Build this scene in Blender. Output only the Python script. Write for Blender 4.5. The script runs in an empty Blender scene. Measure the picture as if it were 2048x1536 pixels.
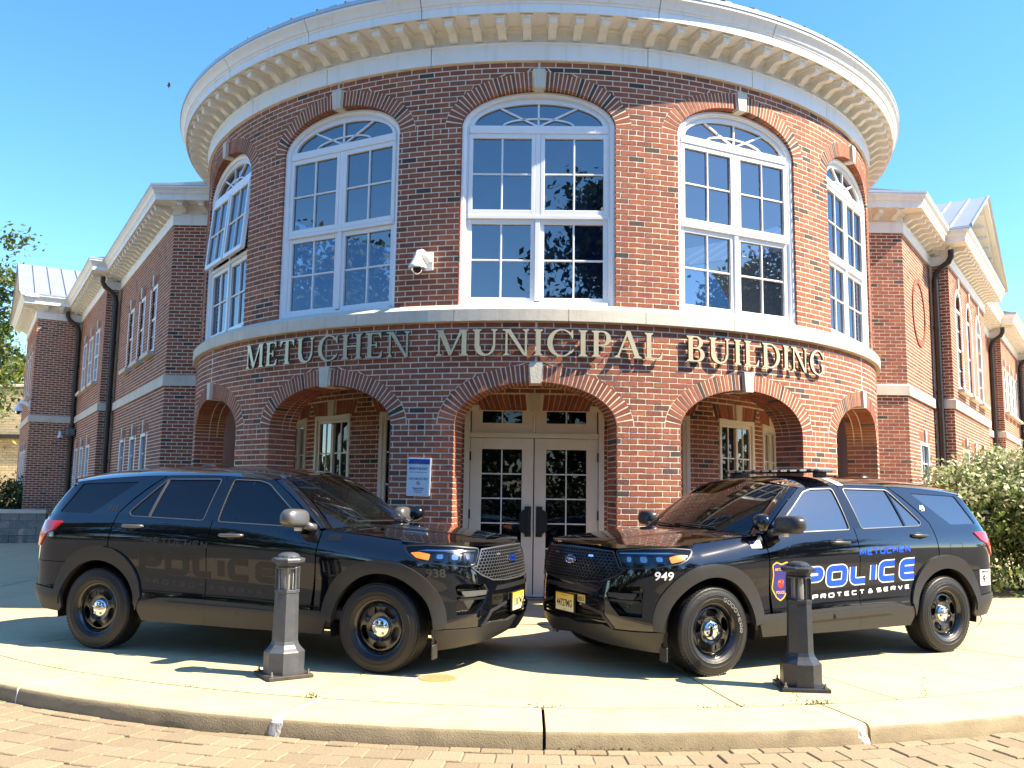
import bpy, math, random
import numpy as np
from mathutils import Vector, Matrix
from mathutils.geometry import delaunay_2d_cdt
random.seed(7); rng = np.random.default_rng(7)
scene = bpy.context.scene
col = scene.collection
RAD = math.radians

# ------------------------------------------------------------------ camera
FPX, PITCH, YAW, ROLL, CAMH = 1772.9, 0.123539, -0.0046835, -0.0145345, 1.53
cp, sp, cy, sy, cr, sr = math.cos(PITCH), math.sin(PITCH), math.cos(YAW), math.sin(YAW), math.cos(ROLL), math.sin(ROLL)
x_ax = np.array([cy, -sy, 0.0]); y_ax = np.array([sy, cy, 0.0]); z_ax = np.array([0, 0, 1.0])
fwd = cp*y_ax + sp*z_ax; upv = -sp*y_ax + cp*z_ax
right = cr*x_ax - sr*upv; up2 = sr*x_ax + cr*upv
cam_d = bpy.data.cameras.new('camera'); cam = bpy.data.objects.new('camera', cam_d); col.objects.link(cam)
cam_d.sensor_width = 36.0; cam_d.lens = 36.0*FPX/2048.0; cam_d.clip_end = 3000; cam_d.clip_start = 0.05
m = Matrix.Identity(4)
for i in range(3):
    m[i][0] = right[i]; m[i][1] = up2[i]; m[i][2] = -fwd[i]
m[2][3] = CAMH
cam.matrix_world = m
scene.camera = cam

# ------------------------------------------------------------------ sky, sun, exposure
SUN_EL, SUN_AZ = RAD(47.5), math.atan2(0.970, -0.242)          # azimuth clockwise from +Y
world = bpy.data.worlds.new('World'); scene.world = world; world.use_nodes = True
wn = world.node_tree.nodes; wl = world.node_tree.links
for n in list(wn): wn.remove(n)
sky = wn.new('ShaderNodeTexSky'); sky.sky_type = 'NISHITA'; sky.sun_disc = False
sky.sun_elevation = SUN_EL; sky.sun_rotation = SUN_AZ
sky.air_density = 1.0; sky.dust_density = 0.3; sky.ozone_density = 4.0; sky.altitude = 50
bg = wn.new('ShaderNodeBackground'); bg.inputs['Strength'].default_value = 0.12
wo = wn.new('ShaderNodeOutputWorld')
hs = wn.new('ShaderNodeHueSaturation'); hs.inputs['Saturation'].default_value = 1.22
wl.new(sky.outputs[0], hs.inputs['Color']); wl.new(hs.outputs[0], bg.inputs[0]); wl.new(bg.outputs[0], wo.inputs[0])
sd = bpy.data.lights.new('sun', 'SUN'); sd.energy = 4.8; sd.angle = RAD(0.53); sd.color = (1.0, 0.87, 0.66)
sun = bpy.data.objects.new('sun', sd); col.objects.link(sun)
S = Vector((math.cos(SUN_EL)*math.sin(SUN_AZ), math.cos(SUN_EL)*math.cos(SUN_AZ), math.sin(SUN_EL)))
sun.rotation_euler = S.to_track_quat('Z', 'Y').to_euler(); sun.location = S*40
vs = scene.view_settings
vs.view_transform = 'Standard'; vs.look = 'None'; vs.exposure = 1.65; vs.gamma = 1.0
try: vs.use_curve_mapping = False
except Exception: pass
scene.cycles.max_bounces = 8; scene.cycles.diffuse_bounces = 5; scene.cycles.transparent_max_bounces = 12
scene.cycles.caustics_reflective = False; scene.cycles.caustics_refractive = False

# ------------------------------------------------------------------ materials
MATS = {}
def new_mat(name):
    m = bpy.data.materials.new(name); m.use_nodes = True
    nt = m.node_tree; bs = nt.nodes['Principled BSDF']
    MATS[name] = m
    return m, nt, bs
def node(nt, t, **kw):
    n = nt.nodes.new(t)
    for k, v in kw.items():
        if k.startswith('i_'): n.inputs[k[2:].replace('_', ' ')].default_value = v
        else: setattr(n, k, v)
    return n
def rgba(c): return (c[0], c[1], c[2], 1.0)
def plain(name, c, rough=0.6, metal=0.0, var=0.12, scale=6.0, bump=0.0, bscale=80.0, coat=0.0, ior=1.5, coord='Object', stain=None, stain_scale=1.5, stain_amt=0.5, rvar=0.0, streak=None, streak_amt=0.5, spots=None):
    m, nt, bs = new_mat(name)
    L = nt.links
    tc = node(nt, 'ShaderNodeTexCoord')
    nz = node(nt, 'ShaderNodeTexNoise', i_Scale=scale, i_Detail=6.0, i_Roughness=0.6)
    L.new(tc.outputs[coord], nz.inputs['Vector'])
    rp = node(nt, 'ShaderNodeValToRGB')
    rp.color_ramp.elements[0].position = 0.3; rp.color_ramp.elements[1].position = 0.72
    rp.color_ramp.elements[0].color = rgba([x*(1-var) for x in c]); rp.color_ramp.elements[1].color = rgba([min(1, x*(1+var)) for x in c])
    L.new(nz.outputs['Fac'], rp.inputs['Fac'])
    out = rp.outputs['Color']
    if stain:
        n2 = node(nt, 'ShaderNodeTexNoise', i_Scale=stain_scale, i_Detail=8.0, i_Roughness=0.72)
        L.new(tc.outputs[coord], n2.inputs['Vector'])
        r2 = node(nt, 'ShaderNodeValToRGB'); r2.color_ramp.elements[0].position = 0.52; r2.color_ramp.elements[1].position = 0.74
        r2.color_ramp.elements[1].color = (stain_amt,)*3 + (1,)
        L.new(n2.outputs['Fac'], r2.inputs['Fac'])
        mx = node(nt, 'ShaderNodeMix', data_type='RGBA')
        L.new(r2.outputs['Color'], mx.inputs['Factor']); L.new(out, mx.inputs['A']); mx.inputs['B'].default_value = rgba(stain)
        out = mx.outputs['Result']
    if streak:
        mp = node(nt, 'ShaderNodeMapping'); mp.inputs['Scale'].default_value = (9, 9, .55); L.new(tc.outputs[coord], mp.inputs['Vector'])
        n4 = node(nt, 'ShaderNodeTexNoise', i_Scale=1.0, i_Detail=6.0, i_Roughness=0.65); L.new(mp.outputs[0], n4.inputs['Vector'])
        r4 = node(nt, 'ShaderNodeValToRGB'); r4.color_ramp.elements[0].position = 0.54; r4.color_ramp.elements[1].position = 0.78; r4.color_ramp.elements[1].color = (streak_amt,)*3+(1,)
        L.new(n4.outputs['Fac'], r4.inputs['Fac']); mx4 = node(nt, 'ShaderNodeMix', data_type='RGBA'); L.new(r4.outputs['Color'], mx4.inputs['Factor']); L.new(out, mx4.inputs['A']); mx4.inputs['B'].default_value = rgba(streak); out = mx4.outputs['Result']
    if spots:
        for sc_, th_ in ((7.0, .035), (2.2, .022)):
            vo = node(nt, 'ShaderNodeTexVoronoi', i_Scale=sc_); vo.inputs['Randomness'].default_value = 1.0; L.new(tc.outputs[coord], vo.inputs['Vector'])
            r5 = node(nt, 'ShaderNodeValToRGB'); r5.color_ramp.elements[0].position = th_; r5.color_ramp.elements[0].color = (.55, .55, .55, 1); r5.color_ramp.elements[1].position = th_+.03; r5.color_ramp.elements[1].color = (0, 0, 0, 1)
            L.new(vo.outputs['Distance'], r5.inputs['Fac']); mx5 = node(nt, 'ShaderNodeMix', data_type='RGBA'); L.new(r5.outputs['Color'], mx5.inputs['Factor']); L.new(out, mx5.inputs['A']); mx5.inputs['B'].default_value = rgba(spots); out = mx5.outputs['Result']
    L.new(out, bs.inputs['Base Color'])
    bs.inputs['Roughness'].default_value = rough; bs.inputs['Metallic'].default_value = metal
    bs.inputs['IOR'].default_value = ior
    if rvar:
        mr = node(nt, 'ShaderNodeMapRange'); mr.inputs['To Min'].default_value = max(0, rough-rvar); mr.inputs['To Max'].default_value = min(1, rough+rvar)
        n3 = node(nt, 'ShaderNodeTexNoise', i_Scale=scale*2.3, i_Detail=5.0)
        L.new(tc.outputs[coord], n3.inputs['Vector']); L.new(n3.outputs['Fac'], mr.inputs['Value']); L.new(mr.outputs[0], bs.inputs['Roughness'])
    if coat:
        bs.inputs['Coat Weight'].default_value = coat; bs.inputs['Coat Roughness'].default_value = 0.02
    if bump:
        nb = node(nt, 'ShaderNodeTexNoise', i_Scale=bscale, i_Detail=4.0)
        L.new(tc.outputs[coord], nb.inputs['Vector'])
        bp = node(nt, 'ShaderNodeBump', i_Strength=bump, i_Distance=0.01)
        L.new(nb.outputs['Fac'], bp.inputs['Height']); L.new(bp.outputs['Normal'], bs.inputs['Normal'])
    return m
def toned(name, stops, rough=0.85, bump=0.35, bscale=60, mott=0.25, mscale=18.0, large=False):
    """colour picked per piece by the mesh attribute 'tone', mottled by noise"""
    m, nt, bs = new_mat(name); L = nt.links
    at = node(nt, 'ShaderNodeAttribute', attribute_name='tone')
    rp = node(nt, 'ShaderNodeValToRGB'); cr_ = rp.color_ramp
    while len(cr_.elements) < len(stops): cr_.elements.new(0.5)
    for e, (p, c) in zip(cr_.elements, stops): e.position = p; e.color = rgba(c)
    L.new(at.outputs['Fac'], rp.inputs['Fac'])
    tc = node(nt, 'ShaderNodeTexCoord')
    nz = node(nt, 'ShaderNodeTexNoise', i_Scale=mscale, i_Detail=7.0, i_Roughness=0.7)
    L.new(tc.outputs['Object'], nz.inputs['Vector'])
    mr = node(nt, 'ShaderNodeMapRange'); mr.inputs['From Min'].default_value = 0.3; mr.inputs['From Max'].default_value = 0.7
    mr.inputs['To Min'].default_value = 1-mott; mr.inputs['To Max'].default_value = 1+mott
    L.new(nz.outputs['Fac'], mr.inputs['Value'])
    mx = node(nt, 'ShaderNodeMix', data_type='RGBA', blend_type='MULTIPLY'); mx.inputs['Factor'].default_value = 1
    L.new(rp.outputs['Color'], mx.inputs['A']); L.new(mr.outputs[0], mx.inputs['B'])
    out = mx.outputs['Result']
    if large:      # faint lime bloom and rain-wash, far larger than a brick
        mp = node(nt, 'ShaderNodeMapping'); mp.inputs['Scale'].default_value = (1.6, 1.6, .7); L.new(tc.outputs['Object'], mp.inputs['Vector'])
        n6 = node(nt, 'ShaderNodeTexNoise', i_Scale=1.0, i_Detail=9.0, i_Roughness=0.7); L.new(mp.outputs[0], n6.inputs['Vector'])
        r6 = node(nt, 'ShaderNodeValToRGB'); r6.color_ramp.elements[0].position = .55; r6.color_ramp.elements[1].position = .80; r6.color_ramp.elements[1].color = (.30, .30, .30, 1)
        L.new(n6.outputs['Fac'], r6.inputs['Fac']); mx6 = node(nt, 'ShaderNodeMix', data_type='RGBA'); L.new(r6.outputs['Color'], mx6.inputs['Factor']); L.new(out, mx6.inputs['A']); mx6.inputs['B'].default_value = (.34, .24, .20, 1); out = mx6.outputs['Result']
    L.new(out, bs.inputs['Base Color']); bs.inputs['Roughness'].default_value = rough
    nb = node(nt, 'ShaderNodeTexNoise', i_Scale=bscale, i_Detail=5.0); L.new(tc.outputs['Object'], nb.inputs['Vector'])
    bp = node(nt, 'ShaderNodeBump', i_Strength=bump, i_Distance=0.006); L.new(nb.outputs['Fac'], bp.inputs['Height']); L.new(bp.outputs['Normal'], bs.inputs['Normal'])
    return m
BRICK = toned('brick', [(0.0, (.055, .042, .036)), (0.09, (.090, .056, .043)), (0.16, (.185, .062, .037)), (0.45, (.275, .084, .043)), (0.75, (.335, .108, .052)), (1.0, (.400, .145, .068))], large=True)
MORTAR = plain('mortar', (.78, .68, .52), .95, var=.12, scale=9, bump=.5, bscale=90)
WHITE = plain('white_paint', (.86, .84, .79), .45, var=.035, scale=2.2, stain=(.60, .56, .48), stain_scale=1.1, stain_amt=.35, streak=(.52, .48, .40), streak_amt=.45)
VINYL = plain('white_vinyl', (.82, .82, .81), .32, var=.03, scale=3)
STONE = plain('cast_stone', (.66, .60, .49), .85, var=.08, scale=4, bump=.25, bscale=70, stain=(.42, .38, .31), stain_scale=2.2, stain_amt=.5, streak=(.36, .33, .27), streak_amt=.5)
BEIGE = plain('beige_paint', (.80, .74, .62), .42, var=.05, scale=3)
BRONZE = plain('bronze_metal', (.050, .036, .028), .38, metal=.35, var=.12, scale=5)
ROOFM = plain('roof_metal', (.50, .50, .49), .34, metal=.55, var=.06, scale=2)
SLATE = plain('dark_roofing', (.055, .058, .065), .55, var=.2, scale=4)
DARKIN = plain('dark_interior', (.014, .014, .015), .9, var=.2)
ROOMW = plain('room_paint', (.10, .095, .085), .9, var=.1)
PLASTER = plain('plaster', (.78, .73, .64), .9, var=.06)
CREAM = plain('cream_panel', (.66, .60, .48), .6, var=.05)
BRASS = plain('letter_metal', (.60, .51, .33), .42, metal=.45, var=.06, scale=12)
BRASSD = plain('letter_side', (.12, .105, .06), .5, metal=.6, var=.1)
BLACKP = plain('black_plastic', (.012, .012, .013), .45, var=.2, scale=20)
STEELG = plain('grey_steel', (.30, .30, .31), .35, metal=.9, var=.08)
def glassy(name, c, ior, rough=0.01, transp=0.0, tint=(.6, .65, .65), wav=0.0):
    m, nt, bs = new_mat(name); L = nt.links
    bs.inputs['Base Color'].default_value = rgba(c); bs.inputs['Roughness'].default_value = rough; bs.inputs['IOR'].default_value = ior
    nz = None
    if wav:
        tc = node(nt, 'ShaderNodeTexCoord'); nz = node(nt, 'ShaderNodeTexNoise', i_Scale=1.3, i_Detail=1.0)
        L.new(tc.outputs['Object'], nz.inputs['Vector'])
        bp = node(nt, 'ShaderNodeBump', i_Strength=wav, i_Distance=0.02); L.new(nz.outputs['Fac'], bp.inputs['Height']); L.new(bp.outputs['Normal'], bs.inputs['Normal'])
    if transp > 0:
        tr = node(nt, 'ShaderNodeBsdfTransparent'); tr.inputs[0].default_value = rgba(tint)
        fr = node(nt, 'ShaderNodeFresnel'); fr.inputs['IOR'].default_value = ior
        gl = node(nt, 'ShaderNodeBsdfGlossy'); gl.inputs['Roughness'].default_value = rough
        mx0 = node(nt, 'ShaderNodeMixShader'); mx0.inputs[0].default_value = 1-transp
        df = node(nt, 'ShaderNodeBsdfDiffuse'); df.inputs[0].default_value = rgba(c)
        L.new(tr.outputs[0], mx0.inputs[1]); L.new(df.outputs[0], mx0.inputs[2])
        mx = node(nt, 'ShaderNodeMixShader')
        L.new(fr.outputs[0], mx.inputs[0]); L.new(mx0.outputs[0], mx.inputs[1]); L.new(gl.outputs[0], mx.inputs[2])
        L.new(mx.outputs[0], nt.nodes['Material Output'].inputs[0])
    return m
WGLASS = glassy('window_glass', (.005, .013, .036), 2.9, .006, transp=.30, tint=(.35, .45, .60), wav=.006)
DGLASS = glassy('door_glass', (.008, .010, .012), 1.55, .01, transp=.6, tint=(.4, .42, .42))

# ------------------------------------------------------------------ mesh helpers
def link(o, parent=None, label=None, cat=None, group=None, kind=None):
    col.objects.link(o)
    if parent is not None: o.parent = parent
    if label: o['label'] = label
    if cat: o['category'] = cat
    if group: o['group'] = group
    if kind: o['kind'] = kind
    return o
def empty(name, loc=(0, 0, 0), rz=0.0, **kw):
    o = bpy.data.objects.new(name, None); o.location = loc; o.rotation_euler = (0, 0, rz); o.empty_display_size = .2
    return link(o, **kw)
class MB:
    def __init__(s): s.v = []; s.f = []; s.t = []; s.mi = []; s.mats = []
    def mat(s, m):
        if m not in s.mats: s.mats.append(m)
        return s.mats.index(m)
    def add(s, vs, fs, tone=None, m=0):
        b = len(s.v); s.v.extend([tuple(map(float, p)) for p in vs]); s.f.extend([tuple(i+b for i in f) for f in fs])
        if tone is not None: s.t.extend([tone]*len(vs))
        s.mi.extend([m]*len(fs))
        return b
    def hexa(s, p, tone=None, m=0, faces=None):
        # p: 8 points, bottom loop 0-3 then top loop 4-7
        F = [(3, 2, 1, 0), (4, 5, 6, 7), (0, 1, 5, 4), (1, 2, 6, 5), (2, 3, 7, 6), (3, 0, 4, 7)]
        s.add(p, F if faces is None else [F[i] for i in faces], tone, m)
    def box(s, c, d, M=None, tone=None, m=0):
        x, y, z = d[0]/2, d[1]/2, d[2]/2
        p = [Vector((c[0]+a*x, c[1]+b*y, c[2]+e*z)) for e in (-1, 1) for a, b in ((-1, -1), (1, -1), (1, 1), (-1, 1))]
        if M is not None: p = [M @ q for q in p]
        s.hexa(p, tone, m)
    def bbox(s, c, d, bev=0.004, M=None, m=0):
        """box with chamfered edges along all 12 edges (flat 45 degree)"""
        x, y, z = d[0]/2, d[1]/2, d[2]/2; b = min(bev, x*.9, y*.9, z*.9)
        vs = []; idx = {}
        for sx in (-1, 1):
            for sy_ in (-1, 1):
                for sz in (-1, 1):
                    for ax in range(3):
                        e = [x-b, y-b, z-b]; e[ax] = (x, y, z)[ax]
                        idx[(sx, sy_, sz, ax)] = len(vs); q = Vector((c[0]+sx*e[0], c[1]+sy_*e[1], c[2]+sz*e[2]))
                        vs.append(M @ q if M is not None else q)
        F = []
        for sx in (-1, 1):
            F.append([idx[(sx, a, e, 0)] for a, e in ((-1, -1), (1, -1), (1, 1), (-1, 1))])
            F.append([idx[(a, sx, e, 1)] for a, e in ((-1, -1), (1, -1), (1, 1), (-1, 1))])
            F.append([idx[(a, e, sx, 2)] for a, e in ((-1, -1), (1, -1), (1, 1), (-1, 1))])
        for a in (-1, 1):
            for e in (-1, 1):
                F.append([idx[(a, e, -1, 0)], idx[(a, e, 1, 0)], idx[(a, e, 1, 1)], idx[(a, e, -1, 1)]])
                F.append([idx[(a, -1, e, 0)], idx[(a, 1, e, 0)], idx[(a, 1, e, 2)], idx[(a, -1, e, 2)]])
                F.append([idx[(-1, a, e, 1)], idx[(1, a, e, 1)], idx[(1, a, e, 2)], idx[(-1, a, e, 2)]])
                for g in (-1, 1): F.append([idx[(a, e, g, 0)], idx[(a, e, g, 1)], idx[(a, e, g, 2)]])
        s.add(vs, F, m=m)
    def lathe(s, prof, n=24, M=None, m=0, a0=0.0, a1=2*math.pi):
        full = abs(a1-a0-2*math.pi) < 1e-6
        k = n if full else n+1; vs = []; F = []
        for i in range(k):
            a = a0+(a1-a0)*i/n
            for r, z in prof:
                q = Vector((r*math.cos(a), r*math.sin(a), z)); vs.append(M @ q if M is not None else q)
        P = len(prof)
        for i in range(n):
            j = (i+1) % k
            for h in range(P-1): F.append((i*P+h, j*P+h, j*P+h+1, i*P+h+1))
        s.add(vs, F, m=m)
    def tube(s, path, r, n=8, m=0, cap=True):
        path = [Vector(p) for p in path]; rs = r if hasattr(r, '__len__') else [r]*len(path)
        vs = []; F = []; up = Vector((0, 0, 1)); prev = None
        for i, p in enumerate(path):
            t = (path[min(i+1, len(path)-1)]-path[max(i-1, 0)]).normalized()
            a = prev if prev is not None else (up if abs(t.z) < .9 else Vector((1, 0, 0)))
            b = t.cross(a).normalized(); a = b.cross(t).normalized(); prev = a
            for k in range(n):
                an = 2*math.pi*k/n; vs.append(p+(a*math.cos(an)+b*math.sin(an))*rs[i])
        for i in range(len(path)-1):
            for k in range(n): F.append((i*n+k, i*n+(k+1) % n, (i+1)*n+(k+1) % n, (i+1)*n+k))
        if cap: F.append(tuple(range(n))[::-1]); F.append(tuple((len(path)-1)*n+k for k in range(n)))
        s.add(vs, F, m=m)
    def sweep(s, prof, path, closed_prof=False, m=0, cap=False):
        """prof: list of (offset, z); path: function i -> (point fn) given as list of callables p(o,z)"""
        P = len(prof); b = []; F = []
        vs = []
        for fn in path:
            for o, z in prof: vs.append(fn(o, z))
        n = len(path)
        for i in range(n-1):
            for h in range(P if closed_prof else P-1):
                g = (h+1) % P; F.append((i*P+h, (i+1)*P+h, (i+1)*P+g, i*P+g))
        if cap: F.append(tuple(range(P))); F.append(tuple((n-1)*P+h for h in range(P))[::-1])
        s.add(vs, F, m=m)
    def mesh(s, name, mats=None, smooth=False, sharp=None):
        me = bpy.data.meshes.new(name); me.from_pydata(s.v, [], s.f)
        for mm in (mats or s.mats): me.materials.append(mm)
        if any(s.mi): me.polygons.foreach_set('material_index', s.mi)
        if s.t and len(s.t) == len(s.v):
            a = me.attributes.new('tone', 'FLOAT', 'POINT'); a.data.foreach_set('value', s.t)
        if smooth: me.polygons.foreach_set('use_smooth', [True]*len(s.f))
        me.update()
        if smooth and sharp is not None: me.set_sharp_from_angle(angle=RAD(sharp))
        return me
    def build(s, name, mats=None, parent=None, smooth=False, sharp=None, **kw):
        if mats is not None and not isinstance(mats, (list, tuple)): mats = [mats]
        o = bpy.data.objects.new(name, s.mesh(name, mats, smooth, sharp))
        return link(o, parent=parent, **kw)
def inst(o, parent=None, M=None, **kw):
    c = o.copy(); col.objects.link(c)
    if parent is not None: c.parent = parent
    if M is not None: c.matrix_local = M
    for k, v in kw.items(): c[k] = v
    return c

# ---- 2D polygon tools
def rounded(poly, r, n=5):
    out = []; N = len(poly)
    rr = r if hasattr(r, '__len__') else [r]*N
    for i in range(N):
        p = np.array(poly[i], float); a = np.array(poly[i-1], float); b = np.array(poly[(i+1) % N], float)
        da = np.linalg.norm(a-p); db = np.linalg.norm(b-p); q = min(rr[i], da*.45, db*.45)
        if q < 1e-5: out.append(tuple(p)); continue
        s0 = p+(a-p)/da*q; s1 = p+(b-p)/db*q
        for k in range(n+1):
            t = k/n; out.append(tuple((1-t)**2*s0+2*t*(1-t)*p+t*t*s1))
    return out
def densify(poly, d):
    out = []; N = len(poly)
    for i in range(N):
        a = np.array(poly[i], float); b = np.array(poly[(i+1) % N], float); L = np.linalg.norm(b-a)
        k = max(1, int(math.ceil(L/d)))
        for j in range(k): out.append(tuple(a+(b-a)*j/k))
    return out
def inpoly(P, poly):
    P = np.asarray(P, float); q = np.asarray(poly, float); r = np.zeros(len(P), bool)
    if not len(P): return r
    lo, hi = q.min(0), q.max(0)
    k = np.nonzero((P[:, 0] >= lo[0]) & (P[:, 0] <= hi[0]) & (P[:, 1] >= lo[1]) & (P[:, 1] <= hi[1]))[0]
    if not len(k): return r
    x, y = P[k, 0][:, None], P[k, 1][:, None]; x0, y0 = q[:, 0], q[:, 1]; x1, y1 = np.roll(x0, -1), np.roll(y0, -1)
    dy = np.where(y1 == y0, 1e-12, y1-y0)
    c = ((y0 > y) != (y1 > y)) & (x < (x1-x0)*(y-y0)/dy+x0); r[k] = c.sum(1) % 2 == 1
    return r
def dist_edges(P, loops):
    d = np.full(len(P), 1e9)
    for q in loops:
        q = np.array(q); a = q; ab = np.roll(q, -1, 0)-q; L2 = np.maximum((ab**2).sum(1), 1e-12)
        for i in range(0, len(q), 64):
            A, B, L = a[i:i+64], ab[i:i+64], L2[i:i+64]; v = P[:, None]-A[None]; t = np.clip((v*B).sum(2)/L, 0, 1)
            d = np.minimum(d, np.sqrt(((v-t[..., None]*B)**2).sum(2)).min(1))
    return d
def tri2d(loops, union=False, grid=None, seg=None):
    """triangulate: union of loops, or first loop minus the others. returns pts (n,2), tris"""
    if seg: loops = [densify(l, seg) for l in loops]
    vs = []; es = []
    for l in loops:
        b = len(vs); vs.extend(l); es.extend([(b+i, b+(i+1) % len(l)) for i in range(len(l))])
    if grid:
        A = np.array(vs); lo, hi = A.min(0), A.max(0)
        gx, gy = np.meshgrid(np.arange(lo[0]+grid/2, hi[0], grid), np.arange(lo[1]+grid/2, hi[1], grid))
        G = np.stack([gx.ravel(), gy.ravel()], 1)
        if len(G):
            if union:
                k = np.zeros(len(G), bool)
                for l in loops: k |= inpoly(G, l)
            else:
                k = inpoly(G, loops[0])
                for l in loops[1:]: k &= ~inpoly(G, l)
            G = G[k]
            if len(G): G = G[dist_edges(G, loops) > grid*.35]
            vs = vs + [tuple(p) for p in G]
    r = delaunay_2d_cdt([Vector(v) for v in vs], es, [], 0, 1e-6)
    V = np.array([(v.x, v.y) for v in r[0]]); T = np.array([f for f in r[2] if len(f) == 3], int)
    C = V[T].mean(1)
    if union:
        k = np.zeros(len(T), bool)
        for l in loops: k |= inpoly(C, l)
    else:
        k = inpoly(C, loops[0])
        for l in loops[1:]: k &= ~inpoly(C, l)
    T = T[k]
    A = V[T]; ar = (A[:, 1, 0]-A[:, 0, 0])*(A[:, 2, 1]-A[:, 0, 1])-(A[:, 1, 1]-A[:, 0, 1])*(A[:, 2, 0]-A[:, 0, 0])
    T[ar < 0] = T[ar < 0][:, ::-1]; T = T[np.abs(ar) > 1e-10]
    return V, T
def boundary(T):
    from collections import Counter
    c = {}
    for t in T:
        for a, b in ((t[0], t[1]), (t[1], t[2]), (t[2], t[0])):
            c[(a, b)] = 1
    return [(a, b) for (a, b) in c if (b, a) not in c]
def extrude2d(mb, V, T, fn, m_face=0, m_side=0, back=True):
    """fn(pts2d, w) -> 3D points, w=0 front w=1 back"""
    F = fn(V, 0.0); B = fn(V, 1.0)
    mb.add(F, [tuple(t) for t in T], m=m_face)
    if back: mb.add(B, [tuple(t[::-1]) for t in T], m=m_side)
    bd = boundary(T)
    vs = []; fs = []
    for a, b in bd:
        k = len(vs); vs += [F[a], F[b], B[b], B[a]]; fs.append((k+1, k, k+3, k+2))
    mb.add(vs, fs, m=m_side)
def text_loops(txt, size=1.0, bold=0.0, align='CENTER', shear=0.0, spacing=1.0):
    """triangulated text from the built-in font: returns V (n,2), T"""
    cu = bpy.data.curves.new('t', 'FONT'); cu.body = txt; cu.size = size; cu.align_x = align; cu.offset = bold; cu.shear = shear
    cu.space_character = spacing; cu.resolution_u = 3; cu.fill_mode = 'FRONT'
    o = bpy.data.objects.new('t', cu); col.objects.link(o)
    dg = bpy.context.evaluated_depsgraph_get(); dg.update()
    me = o.evaluated_get(dg).to_mesh()
    me.calc_loop_triangles()
    V = np.array([v.co[:2] for v in me.vertices]).reshape(-1, 2); T = np.array([t.vertices[:] for t in me.loop_triangles], int).reshape(-1, 3)
    o.evaluated_get(dg).to_mesh_clear(); bpy.data.objects.remove(o); bpy.data.curves.remove(cu)
    if len(T):
        A = V[T]; ar = (A[:, 1, 0]-A[:, 0, 0])*(A[:, 2, 1]-A[:, 0, 1])-(A[:, 1, 1]-A[:, 0, 1])*(A[:, 2, 0]-A[:, 0, 0])
        T[ar < 0] = T[ar < 0][:, ::-1]
    return V, T
def proj_px(P):
    d = np.asarray(P, float)-np.array([0, 0, CAMH]); z = d@fwd
    return np.stack([1024+FPX*(d@right)/z, 768-FPX*(d@up2)/z], -1)
# ================================================================== GROUND
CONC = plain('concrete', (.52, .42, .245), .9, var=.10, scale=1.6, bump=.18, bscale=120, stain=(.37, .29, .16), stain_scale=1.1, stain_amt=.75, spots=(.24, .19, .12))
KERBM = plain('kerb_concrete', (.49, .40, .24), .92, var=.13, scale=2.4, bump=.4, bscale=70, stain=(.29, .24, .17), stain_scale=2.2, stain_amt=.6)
KERBF = plain('kerb_face_shaded', (.31, .25, .155), .95, var=.2, scale=5, bump=.35, bscale=90, stain=(.17, .13, .08), stain_scale=4, stain_amt=.6)  # base colour darkened to paint in the front face's shade; stains are dirt
PAVER = toned('paver', [(0, (.20, .150, .090)), (.5, (.265, .205, .125)), (.8, (.30, .235, .145)), (1, (.28, .19, .115))], .92, .7, 110, .3, 60)
SANDJ = plain('joint_sand', (.20, .16, .105), .95, var=.3, scale=20, bump=.4)
ASPH = plain('asphalt', (.075, .072, .068), .95, var=.22, scale=3, bump=.5, bscale=60)
SOIL = plain('soil', (.16, .12, .075), .98, var=.3, scale=10, bump=.6, bscale=40)
JOINT = plain('dirt_joint', (.12, .09, .055), .98, var=.3, scale=14)
LIME = plain('white_mortar_patch', (.66, .64, .60), .95, var=.2, scale=25, bump=.8, bscale=50, stain=(.30, .27, .22), stain_scale=16, stain_amt=.95)
KC = np.array([.3137, 14.9226]); KR = 8.854; KI = 8.268
DC = np.array([.315, 16.138])
def kp(a, r, z=0.0):
    a = math.radians(a); return (KC[0]+r*math.sin(a), KC[1]-r*math.cos(a), z)
def gz(x, y):
    d = math.hypot(x-DC[0], y-DC[1]); t = min(1, max(0, (6.5-d)/1.7)); return .17*t*t*(3-2*t)
street = MB(); street.add([(-400, -400, -.145), (400, -400, -.145), (400, 400, -.145), (-400, 400, -.145)], [(0, 1, 2, 3)])
street = street.build('street', ASPH, kind='structure')
mb = MB(); mb.add([kp(-60, KR-.05, -.139), *[kp(a, KR+2.4, -.139) for a in range(-60, 61, 4)], *[kp(a, KR-.05, -.139) for a in range(60, -61, -4)]][1:], [tuple(range(62))])
mb.build('paver_bed', SANDJ, parent=street)
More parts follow.
